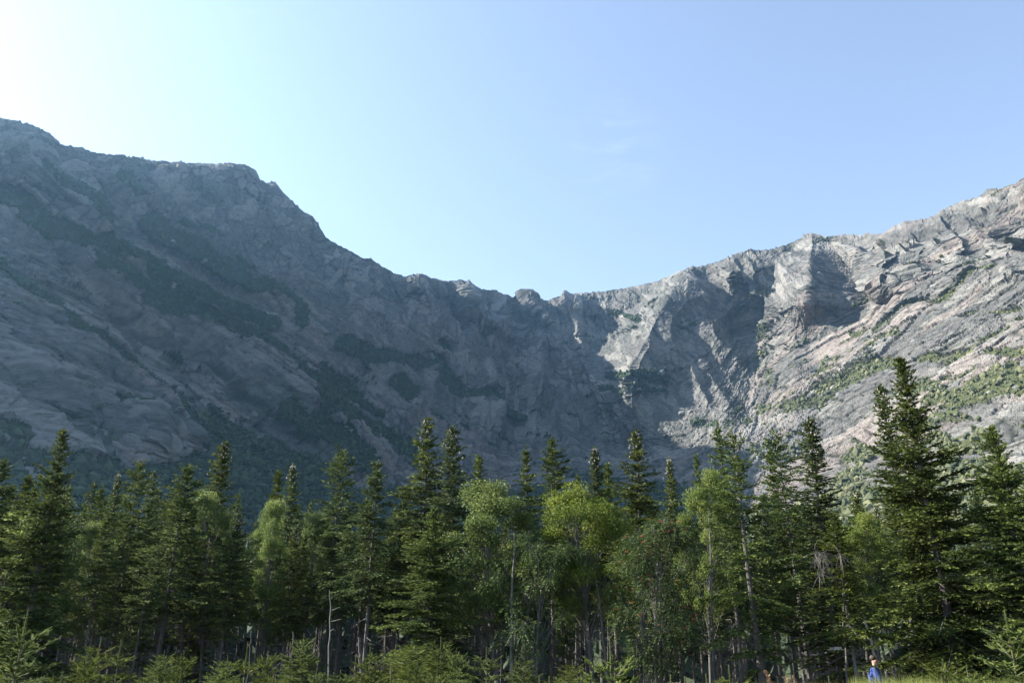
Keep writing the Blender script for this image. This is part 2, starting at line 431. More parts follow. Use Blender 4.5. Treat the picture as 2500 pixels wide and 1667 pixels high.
# ---- where dwarf spruce and alder scrub grows
def band(pts, w, soft=0.6):
    d, _, _ = poly_dist(None, pts)
    return 1 - sstep(w * (1 - soft), w * (1 + soft), d)
def z1(pts): return [(x / 2.766, 250 + y / 2.766) for x, y in pts]
def z2(pts): return [(x / 2.766, 700 + y / 2.766) for x, y in pts]
def z3(pts): return [(800 + x / 2.766, 600 + y / 2.766) for x, y in pts]
def z4(pts): return [(1650 + x / 2.766, 420 + y / 2.766) for x, y in pts]
def z5(pts): return [(1650 + x / 2.766, 850 + y / 2.766) for x, y in pts]
veg = np.zeros_like(PX)
def vb(pts, w, k=1.0):
    global veg
    veg = np.maximum(veg, k * band(pts, w))
vb(z1([(-100,600),(50,640),(250,790),(480,900),(620,970),(700,1080),(900,1180),(1100,1300),(1300,1400),(1550,1500),(1700,1568)]), 17)
vb(z1([(280,440),(450,560),(600,600),(680,680),(720,800)]), 20, .8)
vb(z1([(120,560),(300,640),(420,700)]), 9, .7)
vb(z1([(1020,800),(1150,880),(1300,960),(1450,1060),(1600,1120)]), 22, .85)
vb(z1([(1500,1100),(1700,1200),(1900,1250),(2000,1350),(2050,1500)]), 14, .8)
vb(z1([(640,960),(850,1000),(1000,1100),(1150,1200),(1400,1300),(1700,1400),(1850,1480)]), 21)
vb(z1([(-60,1060),(80,1170),(200,1250),(300,1320),(420,1420),(560,1568)]), 10)
vb(z1([(820,500),(900,560),(940,600)]), 10, .7); vb(z1([(1250,800),(1350,840),(1480,900)]), 10, .6)
vb(z2([(480,280),(640,350),(760,440),(880,530),(980,620),(1090,720),(1200,800)]), 12)
vb(z2([(1200,800),(1400,900),(1600,990),(1900,1080),(2100,1180),(2351,1300)]), 18)
vb(z2([(1400,1060),(1700,1130),(2000,1250),(2300,1350)]), 34)
vb(z2([(1000,60),(1200,150),(1500,230),(1700,330),(1900,460),(2050,560),(2200,640),(2351,700)]), 19)
vb(z2([(1960,840),(2060,900),(2200,980),(2320,1060)]), 20)
vb(z2([(700,800),(850,820),(980,830)]), 9); vb(z2([(370,880),(420,920)]), 12)
vb(z2([(-60,960),(50,1000),(110,1060)]), 18); vb(z2([(600,1000),(720,1080)]), 8)
vb(z3([(100,640),(300,730),(450,760),(700,830),(800,920),(870,980)]), 17)
vb(z3([(700,700),(760,760)]), 9); vb(z3([(480,900),(560,990)]), 15)
vb(z3([(0,850),(100,950),(250,1050),(380,1120)]), 10); vb(z3([(850,980),(1000,1000),(1180,1090),(1300,1130)]), 10, .8)
vb(z3([(-60,1000),(150,1150),(350,1260),(560,1400),(620,1520)]), 26)
vb(z3([(-100,1180),(100,1330),(300,1500)]), 20); vb(z3([(1350,1230),(1500,1290)]), 10, .6)
vb(z3([(1920,870),(2100,850),(2280,880)]), 9, .8); vb(z3([(1900,960),(2100,975),(2300,960)]), 9, .8)
vb(z3([(800,450),(860,430)]), 8, .6); vb(z3([(1880,440),(2080,490)]), 6, .7)
vb(z4([(1180,1110),(1400,1060),(1600,960),(1750,900),(1950,800),(2150,640)]), 8, .8)
vb(z4([(1270,1260),(1400,1160),(1520,1090)]), 12, .8)
vb(z4([(850,1530),(1050,1440),(1250,1350),(1370,1270)]), 20)
vb(z4([(1680,1290),(2000,1270),(2400,1240)]), 10); vb(z4([(1700,1500),(1950,1450),(2200,1400),(2400,1390)]), 24)
vb(z4([(560,1080),(640,1200),(580,1320),(650,1450)]), 16, .6); vb(z4([(700,1200),(900,1150)]), 10, .6)
vb(z4([(1120,930),(1330,860)]), 5, .7); vb(z4([(1900,690),(2080,560)]), 5, .7)
vb(z4([(1900,985),(2100,960),(2351,950)]), 5, .6); vb(z4([(1400,1340),(1480,1300)]), 14, .8)
vb(z5([(780,400),(1000,340),(1200,230),(1350,150)]), 22); vb(z5([(600,430),(760,420)]), 13, .8)
vb(z5([(1700,330),(1950,310),(2200,260),(2400,240)]), 26)
vb(z5([(1230,720),(1180,850),(1130,1000),(1090,1120)]), 30)
vb(z5([(1720,560),(1850,680),(1960,700),(2100,620)]), 26); vb(z5([(1800,850),(2000,780),(2200,800)]), 30)
vb(z5([(430,440),(500,520)]), 14, .8); vb(z5([(120,500),(260,500)]), 9, .8)
vb(z5([(1500,520),(1800,500),(2050,480)]), 7, .7); vb(z5([(1900,440),(2100,500)]), 9, .7)
# dense forest at the foot of the walls
foot = np.interp(PX0, [-400,0,130,240,300,380,470,560,700,800,900,1000,1100,1300,1500,1650,1750,1800,1900,2050,2100,2300,2500,2900],
                      [1090,1085,1105,1130,1165,1150,1120,1090,1150,1180,1190,1210,1215,1190,1170,1190,1215,1240,1250,1250,1180,1190,1180,1150])
veg = np.maximum(veg, sstep(-16, 16, PY - foot))
vn = 0.62 * fbm(U / 34, V / 26, 0 * U, 6, 0.72, 131) + 0.62 * fbm(ang_p / 48, ang_q / 6.5, 0 * U, 5, 0.66, 133)
slabby = fbm((pl * wl_ + pr * wr_ + pm * wm_) / 60, (ql * wl_ + qr * wr_ + qm * wm_) / 9, 0 * U, 4, 0.55, 137)
sparse = 0.50 * sstep(0.22, 0.55, slabby) * sstep(0.9, 0.5, T) * (0.5 + 0.8 * wr_ + 0.4 * wl_)
sparse = np.maximum(sparse, 0.75 * sstep(0.10, 0.42, slabby) * wr_ * sstep(0.62, 0.35, T) * sstep(0.0, 0.25, vn + 0.25))
bare = sstep(0.45, 0.75, slabby * -1 + 0.35 * (c2 - 0.5))
VEG = sstep(0.46, 0.60, veg * (0.90 - 0.10 * wr_ + 0.16 * wl_) + (1.15 - 0.25 * wl_) * vn * (1 - 0.5 * sstep(10, 60, PY - foot)) + 0.30 * (c3 - 0.5) + 0.25 * grain + sparse * 0.9 - 0.45 * bare * (veg > 0.05))
# bare washed granite streaks
PINK = sstep(0.12, 0.5, fbm((pl * wl_ + pr * wr_ + pm * wm_) / 110, (ql * wl_ + qr * wr_ + qm * wm_) / 13, 0 * U + 3, 4, 0.6, 151) + 0.22 * wr_ - 0.25 * (1 - low))
PINK = np.maximum(PINK, 0.6 * band([(300, 780), (400, 860), (520, 920), (600, 990)], 45) * sstep(-0.3, 0.4, vn))
PINK = np.maximum(PINK, 0.75 * band([(800, 880), (950, 960), (1150, 1060)], 34) * sstep(-0.2, 0.3, slabby))
cm = fbm(U / 45, V / 45, 0 * U, 3, 0.6, 171); cs = fbm(ang_p / 70, ang_q / 7, 0 * U, 4, 0.6, 173)
CRACK = np.clip(0.75 * j1 * sstep(-0.25, 0.2, cm) + 0.65 * j2 * sstep(-0.2, 0.25, cm) + 0.45 * j3 * rocky + 0.6 * sstep(0.28, 0.45, cs) * low * (0.4 + 0.6 * wl_), 0, 1)
PINK = np.maximum(PINK, 0.8 * wl_ * low * sstep(0.16, 0.4, -cs) * sstep(-0.1, 0.25, cm))
# scrub canopy: rounded crowns in place of bare rock
sc_c, sc_e, sx, sy = voronoi(U / 3.6 + 0.3 * vn, V / 3.0, 161)
scrub = 3.2 * (1 - np.clip((sx * sx + sy * sy) / 0.5, 0, 1)) * (0.5 + 0.5 * sc_c) + 2.0 * fbm(U / 14, V / 14, 0 * U, 2, 0.5, 167)
nx, ny, nz = normals(X, Y, Z)
flip = np.sign(-(nx * X + ny * Y + nz * Z)); nx, ny, nz = nx * flip, ny * flip, nz * flip
dd = np.where(VEG > 0, disp * (1 - 0.6 * VEG) + scrub * VEG, disp)
dd = dd * (0.25 + 0.75 * sstep(0.0, 0.03, 1 - T))
# crest rocks
dd = dd - 0.5
X = X + nx * dd; Y = Y + ny * dd; Z = Z + nz * dd * 0.6
X[-1] = Rr1[-1] * np.sin(az); Y[-1] = Rr1[-1] * np.cos(az)
# rows behind the crest: a rounded plateau that falls away, and rows down to the valley floor
crest = np.stack([X[-1], Y[-1], Z[-1]], -1); ud = np.stack([np.sin(az), np.cos(az)], -1)
back = []
for dr, dz in ((6, -1.5), (18, -7), (45, -24), (110, -75), (240, -200), (420, -420), (700, -700)):
    b = crest.copy(); b[:, :2] += ud * dr; b[:, 2] = np.maximum(b[:, 2] + dz, -0.6); back.append(b)
front = []
f0 = np.stack([X[0], Y[0], Z[0]], -1)
for k in np.linspace(0, 1, 31)[:-1]:
    b = f0.copy(); rad = 72 + (rb - 72) * k ** 1.4
    b[:, 0] = rad * ud[:, 0]; b[:, 1] = rad * ud[:, 1]
    u_, v_ = b[:, 0] / 3.2, b[:, 1] / 3.2
    cc, ee, dx_, dy_ = voronoi(u_, v_, 9)
    b[:, 2] = -0.6 + (f0[:, 2] + 0.6) * (k ** 1.5) + min(1, k * 14) * (0.5 + 0.8 * (1 - np.clip((dx_ ** 2 + dy_ ** 2) / 0.5, 0, 1)) * (0.4 + 0.6 * cc))
    front.append(b)
rows = np.concatenate([np.stack(front), np.stack([X, Y, Z], -1), np.stack(back)], 0)
nr, nc = rows.shape[:2]
idx = np.arange(nr * nc).reshape(nr, nc)
quads = np.stack([idx[:-1, :-1], idx[:-1, 1:], idx[1:, 1:], idx[1:, :-1]], -1).reshape(-1, 4)
def padrows(M, f, b): return np.concatenate([np.full((len(front), nc), f), M, np.repeat(M[-1:] * 0 + b, len(back), 0)], 0).ravel()
def keep(M): return np.concatenate([np.repeat(M[:1], len(front), 0), M, np.repeat(M[-1:], len(back), 0)], 0).ravel()
lich = wl_ * 0.9 + wm_ * 0.45 + wr_ * 0.3  # lichen cover by wall; its dark tone also paints in the wall's shade
terr_me = fast_mesh('mountain', rows.reshape(-1, 3), quads, False,
                    {'veg': padrows(VEG, 1, 0), 'pink': padrows(PINK, 0, 0), 'lichen_shade': keep(lich), 'cell': keep(0.5 * c2 + 0.3 * c1 + 0.2 * c3), 'crack': keep(CRACK), 'sunny': keep(wr_)})

def rock_material():
    m = NT('granite_and_scrub')
    pos = m.n('NewGeometry').outputs['Position']
    n1 = m.noise(pos, 0.02, 6, 0.6); n2 = m.noise(pos, 0.16, 5, 0.65); n3 = m.noise(pos, 0.9, 3, 0.6)
    grey = m.mix(m.rng(n2, 0.3, 0.7), (0.060, 0.060, 0.062, 1), (0.150, 0.144, 0.138, 1))
    lichen_shade = m.mix(m.rng(n2, 0.35, 0.7), (0.040, 0.052, 0.046, 1), (0.105, 0.120, 0.100, 1))  # lichen green-grey, darkened further to paint the shade of the left wall
    base = m.mix(m.math('MULTIPLY', m.attr('lichen_shade'), m.rng(n1, 0.35, 0.62)), grey, lichen_shade)
    base = m.mix(m.math('MULTIPLY', m.rng(m.attr('cell'), 0.42, 0.74, 0.0, 1.0), m.rng(m.attr('lichen_shade'), 0.3, 0.9, 1.0, 0.9)), base, (0.205, 0.200, 0.185, 1))
    base = m.mix(m.math('MULTIPLY', m.attr('pink'), m.rng(n3, 0.3, 0.6, 0.35, 0.9)), base, m.mix(m.rng(n2, 0.35, 0.65), (0.15, 0.120, 0.118, 1), (0.275, 0.240, 0.212, 1)))
    base = m.mix(m.rng(m.noise(pos, 0.35, 4, 0.7), 0.60, 0.70, 0, 0.6), base, (0.045, 0.045, 0.042, 1))
    base = m.mix(m.math('MULTIPLY', m.attr('crack'), 0.95), base, (0.020, 0.024, 0.018, 1))
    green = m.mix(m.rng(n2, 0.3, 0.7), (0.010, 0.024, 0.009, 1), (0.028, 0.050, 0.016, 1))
    green = m.mix(m.math('MULTIPLY', m.attr('sunny'), 0.75), green, m.mix(m.rng(n3, 0.3, 0.7), (0.045, 0.056, 0.024, 1), (0.10, 0.104, 0.050, 1)))  # sunlight painted in: scrub on the lit wall is coloured paler
    vegm = m.rng(m.math('ADD', m.attr('veg'), m.math('MULTIPLY', m.math('SUBTRACT', n3, 0.5), 0.5)), 0.4, 0.6)
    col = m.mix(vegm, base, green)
    bmp = m.n('Bump', {'Height': m.math('ADD', m.math('MULTIPLY', n3, 0.7), m.noise(pos, 0.45, 4, 0.7)), 'Strength': 0.7, 'Distance': 2.2})
    bs = m.n('BsdfPrincipled', {'Base Color': col, 'Roughness': 0.92, 'Normal': bmp})
    bs.inputs['Specular IOR Level'].default_value = 0.15
    return m.finish(bs)
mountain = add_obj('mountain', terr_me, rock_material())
tag(mountain, 'grey granite cirque wall with green scrub bands and a jagged skyline', None, None, 'structure')

# valley floor
def ground_material():
    m = NT('forest_floor')
    pos = m.n('NewGeometry').outputs['Position']
    n1 = m.noise(pos, 0.35, 5, 0.6); n2 = m.noise(pos, 6.0, 4, 0.6)
    col = m.mix(m.rng(n2, 0.3, 0.7), (0.022, 0.017, 0.011, 1), (0.05, 0.04, 0.024, 1))
    col = m.mix(m.rng(n1, 0.48, 0.6), col, m.mix(n2, (0.022, 0.032, 0.011, 1), (0.05, 0.065, 0.02, 1)))
    b = m.n('Bump', {'Height': n2, 'Strength': 0.6, 'Distance': 0.1})
    return m.finish(m.n('BsdfPrincipled', {'Base Color': col, 'Roughness': 0.95, 'Normal': b}))
gx = np.concatenate([[-2400, -1200, -500, -200], np.linspace(-90, 90, 91), [200, 500, 1200, 2400]])
gy = np.concatenate([[-2400, -1200, -400, -100], np.linspace(-20, 110, 66), [200, 500, 1200, 2400]])
GX, GY = np.meshgrid(gx, gy)
def ground_z(x, y):
    x = np.asarray(x, float); y = np.asarray(y, float)
    k = np.clip(1.4 - np.maximum(np.abs(x), np.abs(y)) / 100, 0, 1)
    return 0.22 * fbm(x / 7, y / 7, 0 * x, 3, 0.5, 201) * k
GZ = ground_z(GX, GY)
gi = np.arange(GX.size).reshape(GX.shape)
gq = np.stack([gi[:-1, :-1], gi[:-1, 1:], gi[1:, 1:], gi[1:, :-1]], -1).reshape(-1, 4)
ground = add_obj('ground', fast_mesh('ground', np.stack([GX, GY, GZ], -1).reshape(-1, 3), gq, True), ground_material())
tag(ground, 'brown needle litter and moss under the trees', None, None, 'structure')

# the hazy morning air of the cirque
hb = 2500.0
hz0, hz1 = -1.6, 760.0
hv = [(x, y, z) for z in (hz0, hz1) for y in (-hb, hb) for x in (-hb, hb)]
hf = [(0, 2, 3, 1), (4, 5, 7, 6), (0, 1, 5, 4), (2, 6, 7, 3), (0, 4, 6, 2), (1, 3, 7, 5)]
hme = bpy.data.meshes.new('haze'); hme.from_pydata(hv, [], hf)
hm = NT('haze_air')
pv = hm.n('VolumePrincipled')
pv.inputs['Color'].default_value = (0.34, 0.64, 1.0, 1)
pv.inputs['Density'].default_value = 0.000085
pv.inputs['Anisotropy'].default_value = 0.6
hm.t.links.new(pv.outputs[0], hm.out.inputs['Volume'])
haze = add_obj('haze', hme, hm.m)
tag(haze, 'pale blue morning haze hanging in the cirque', None, None, 'stuff')

# ------------------------------------------------------------------ boulders and rounded outcrops lying on the slopes
def unit(v): return v / (np.linalg.norm(v, axis=-1, keepdims=True) + 1e-9)
def boulder_mesh(seed):
    import bmesh
    rng = np.random.default_rng(seed)
    bm = bmesh.new(); bmesh.ops.create_icosphere(bm, subdivisions=2, radius=1.0)
    me = bpy.data.meshes.new('boulder'); bm.to_mesh(me); bm.free()
    co = np.zeros(len(me.vertices) * 3, np.float32); me.vertices.foreach_get('co', co); co = co.reshape(-1, 3).astype(float)
    for _ in range(16):                                    # planes that split the rock along its joints
        n = unit(rng.normal(size=3)); d = rng.uniform(0.5, 0.8)
        k = co @ n - d; co = co - np.outer(np.maximum(k, 0), n)
    co *= (1 + 0.04 * fbm(co[:, 0] * 2.2 + seed, co[:, 1] * 2.2, co[:, 2] * 2.2, 3, 0.5, seed))[:, None]
    me.vertices.foreach_set('co', co.astype(np.float32).ravel()); me.update()
    return me
def unit(v): return v / (np.linalg.norm(v, axis=-1, keepdims=True) + 1e-9)
def boulder_material():
    m = NT('lichened_boulder')
    pos = m.n('NewGeometry').outputs['Position']
    n2 = m.noise(pos, 0.16, 5, 0.65); n3 = m.noise(pos, 0.9, 4, 0.65); oi = m.n('ObjectInfo').outputs['Random']
    col = m.mix(m.rng(n2, 0.3, 0.7), (0.06, 0.068, 0.064, 1), (0.14, 0.146, 0.135, 1))
    col = m.mix(m.rng(n3, 0.55, 0.7, 0, 0.6), col, (0.05, 0.05, 0.046, 1))
    col = m.mix(m.rng(oi, 0.4, 1.0, 0, 0.4), col, (0.24, 0.215, 0.195, 1))
    b = m.n('Bump', {'Height': n3, 'Strength': 0.6, 'Distance': 1.2})
    return m.finish(m.n('BsdfPrincipled', {'Base Color': col, 'Roughness': 0.9, 'Normal': b}))
BM = [boulder_mesh(400 + i) for i in range(6)]
bmat = boulder_material()
for b_ in BM: b_.materials.append(bmat)
brg = random.Random(8)
P0 = np.stack([PX0.ravel(), PY0.ravel()], -1); P3 = np.stack([X.ravel(), Y.ravel(), Z.ravel()], -1); N3 = np.stack([nx.ravel(), ny.ravel(), nz.ravel()], -1); VG = VEG.ravel()
def boulder(px, py, w, h, sink=0.3):
    i = int(np.argmin((P0[:, 0] - px) ** 2 + (P0[:, 1] - py) ** 2)); p = P3[i]; n = N3[i]
    m_per_px = float(np.linalg.norm(p)) / FPX
    o = bpy.data.objects.new('boulder', brg.choice(BM)); COL.objects.link(o); o.parent = mountain
    sx, sz = w * m_per_px * 0.62, h * m_per_px * 0.62
    o.scale = (sx, 0.5 * (sx + sz) * 0.7, sz)
    o.location = Vector(p) - Vector(n) * sink * sx
    o.rotation_euler = (brg.uniform(-.3, .1), brg.uniform(-.3, .3), math.atan2(n[0], -n[1]) + brg.uniform(-.4, .4))
for q_ in [(183,1057,50,30),(208,1096,70,60),(240,1080,28,46),(272,1108,32,42),(298,1098,32,40),(319,1087,26,20),(334,1040,74,64),(383,1085,42,64),
           (410,1070,44,84),(461,1089,52,46),(308,1018,27,25),(449,1127,14,14),(255,1144,14,24),(150,1020,40,46),(120,1060,36,40),(60,1040,44,40),(478,1155,14,10),(770,1190,18,10)]:
    boulder(*q_)
nb_ = 0
while nb_ < 90:
    px = brg.uniform(1500, 2500); py = brg.uniform(640, 1180) if px > 1850 else brg.uniform(900, 1100)
    i = int(np.argmin((P0[:, 0] - px) ** 2 + (P0[:, 1] - py) ** 2))
    if VG[i] < 0.2 and brg.random() < 0.5: continue
    w = brg.uniform(7, 18); boulder(px, py, w * 1.3, w, 0.15); nb_ += 1
nb_ = 0
while nb_ < 26:
    px = brg.uniform(0, 1300); py = brg.uniform(480, 1150)
    i = int(np.argmin((P0[:, 0] - px) ** 2 + (P0[:, 1] - py) ** 2))
    if abs(P0[i, 1] - py) > 8: continue
    w = brg.uniform(8, 20); boulder(px, py, w * 1.2, w, 0.15); nb_ += 1

# ------------------------------------------------------------------ dwarf spruce and alder scrub: one mass nobody could count
def scrub_cover():
    rng = np.random.default_rng(61)
    w = VG * (np.abs(np.degrees(A.ravel())) < 40) * (T.ravel() < 0.97)
    w = w * np.linalg.norm(P3, axis=1) ** 1.2
    n = 20000
    i = rng.choice(len(w), n, p=w / w.sum())
    rr = np.linalg.norm(P3[i], axis=1)
    lowf = np.clip((T.ravel()[i] - 0.05) / 0.3, 0, 1)
    sz = np.clip(rng.lognormal(-0.1, 0.5, n), 0.35, 2.6) * (1.5 - 0.65 * lowf) * (0.75 + 0.5 * rr / 1000)
    # a rough 14-sided shrub: low ring, wide ring, crown point
    k = 6; th = np.linspace(0, 2 * np.pi, k, endpoint=False)
    tv = np.concatenate([np.column_stack([0.75 * np.cos(th), 0.75 * np.sin(th), np.full(k, -0.4)]), np.column_stack([np.cos(th + .5), np.sin(th + .5), np.full(k, 0.35)]), [[0, 0, 1.15]]])
    tf = np.concatenate([[[a_, (a_ + 1) % k, k + a_] for a_ in range(k)], [[(a_ + 1) % k, k + (a_ + 1) % k, k + a_] for a_ in range(k)], [[k + a_, k + (a_ + 1) % k, 2 * k] for a_ in range(k)]])
    vv = tv[None] * rng.uniform(0.65, 1.35, (n, 2 * k + 1, 1)) * sz[:, None, None] * np.stack([np.ones(n), np.ones(n), rng.uniform(0.7, 1.5, n)], -1)[:, None]
    vv = vv + P3[i][:, None] + N3[i][:, None] * (0.3 * sz)[:, None, None]
    ff = tf[None] + (np.arange(n) * (2 * k + 1))[:, None, None]
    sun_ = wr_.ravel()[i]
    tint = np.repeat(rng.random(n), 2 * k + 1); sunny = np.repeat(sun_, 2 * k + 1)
    # small spruces at the foot of the walls
    m = 1500; wf = VG * (np.abs(np.degrees(A.ravel())) < 38) * (T.ravel() < 0.22)
    i2 = rng.choice(len(wf), m, p=wf / wf.sum()); h_ = rng.uniform(2.5, 5.5, m); base2 = P3[i2].copy()
    sk_ = np.concatenate([f_.reshape(-1, 3) for f_ in front[0:]]); sk_ = sk_[np.abs(np.arctan2(sk_[:, 0], sk_[:, 1])) < R(38)]
    m3 = 2600; sd_ = np.hypot(sk_[:, 0], sk_[:, 1]); pw = np.where(sd_ < 62, 0, 1 / sd_ ** 0.8); pw = pw / pw.sum(); b3 = sk_[rng.choice(len(sk_), m3, p=pw)] + rng.normal(0, 1.5, (m3, 3)) * [1, 1, 0]; d3 = np.hypot(b3[:, 0], b3[:, 1]); b3[:, 2] -= 0.4; base2 = np.concatenate([base2, b3]); h_ = np.concatenate([h_, rng.uniform(4.5, 8.0, m3) * np.clip(1.25 - d3 / 500, 0.6, 1.1)]); m = m + m3; i2 = np.concatenate([i2, np.full(m3, i2[0])])
    q = 7; tl, fl = [], []
    for L_ in range(4):
        z0_, z1_, r_ = L_ * .22, L_ * .22 + .42, .24 * (1 - L_ * .2)
        o_ = len(tl) * (q + 1); a2 = np.linspace(0, 2 * np.pi, q, endpoint=False) + L_ * .4
        tl.append(np.concatenate([np.column_stack([r_ * np.cos(a2), r_ * np.sin(a2), np.full(q, z0_)]), [[0, 0, z1_]]]))
        fl.append([[o_ + a_, o_ + (a_ + 1) % q, o_ + q] for a_ in range(q)])
    tl = np.concatenate(tl); fl = np.concatenate(fl)
    v2 = tl[None] * rng.uniform(0.75, 1.25, (m, len(tl), 1)) * h_[:, None, None] + base2[:, None]
    f2_ = fl[None] + (np.arange(m) * len(tl))[:, None, None] + n * (2 * k + 1)
    V_ = np.concatenate([vv.reshape(-1, 3), v2.reshape(-1, 3)]); F_ = np.concatenate([ff.reshape(-1, 3), f2_.reshape(-1, 3)])
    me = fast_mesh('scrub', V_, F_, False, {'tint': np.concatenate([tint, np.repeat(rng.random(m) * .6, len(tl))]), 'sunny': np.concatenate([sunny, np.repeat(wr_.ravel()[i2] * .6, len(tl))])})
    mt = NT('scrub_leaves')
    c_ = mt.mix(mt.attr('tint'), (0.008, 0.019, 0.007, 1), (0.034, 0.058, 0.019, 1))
    c_ = mt.mix(mt.attr('sunny'), c_, mt.mix(mt.attr('tint'), (0.038, 0.050, 0.020, 1), (0.115, 0.118, 0.054, 1)))  # shrubs of the lit wall get a paler green, sun's brightness in the colour
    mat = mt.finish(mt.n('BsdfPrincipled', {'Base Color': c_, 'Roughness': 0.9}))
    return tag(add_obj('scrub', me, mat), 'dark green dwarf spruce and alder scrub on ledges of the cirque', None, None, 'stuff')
scrub_cover()
# ------------------------------------------------------------------ tree builders
def tube(pts, rad, n=6):
    """tapered tube along points; returns verts, quads"""
    pts = np.asarray(pts, float); rad = np.asarray(rad, float)
    d = np.gradient(pts, axis=0); d /= np.linalg.norm(d, axis=1, keepdims=True) + 1e-9
    ref = np.where(np.abs(d[:, 2:3]) > 0.9, [[1.0, 0, 0]], [[0, 0, 1.0]])
    a = np.cross(d, ref); a /= np.linalg.norm(a, axis=1, keepdims=True) + 1e-9
    b = np.cross(d, a)
    th = np.linspace(0, 2 * np.pi, n, endpoint=False)
    v = pts[:, None] + rad[:, None, None] * (np.cos(th)[None, :, None] * a[:, None] + np.sin(th)[None, :, None] * b[:, None])
    m = len(pts); i = np.arange(m * n).reshape(m, n)
    q = np.stack([i[:-1], np.roll(i[:-1], -1, 1), np.roll(i[1:], -1, 1), i[1:]], -1).reshape(-1, 4)
    return v.reshape(-1, 3), q

class Acc:
    def __init__(s): s.v = []; s.f = []; s.n = 0; s.t = []
    def add(s, v, f, tint=None):
        s.v.append(v); s.f.append(f + s.n); s.n += len(v)
        s.t.append(np.full(len(v), 0.5) if tint is None else tint)
    def mesh(s, name, smooth=False):
        by = {}
        for f in s.f: by.setdefault(f.shape[1], []).append(f)
        return fast_mesh(name, np.concatenate(s.v), [np.concatenate(x) for x in by.values()], smooth, {'tint': np.concatenate(s.t)})

def diamonds(acc, b, d, L, w, rng, up=0.55, tint=None, mid=0.45):
    """flat pointed blades: base b (n,3), unit dir d (n,3), length L, half width w"""
    n = len(b)
    r = rng.normal(size=(n, 3)); r[:, 2] += up * 3
    side = np.cross(d, r); side /= np.linalg.norm(side, axis=1, keepdims=True) + 1e-9
    L = np.broadcast_to(np.asarray(L, float), (n,))[:, None]; w = np.broadcast_to(np.asarray(w, float), (n,))[:, None]
    m = b + d * L * mid
    v = np.stack([b, m + side * w, b + d * L, m - side * w], 1).reshape(-1, 3)
    f = np.arange(4 * n).reshape(n, 4)
    tt = rng.random(n) if tint is None else tint
    acc.add(v, f, np.repeat(tt, 4))

def unit(v): return v / (np.linalg.norm(v, axis=-1, keepdims=True) + 1e-9)

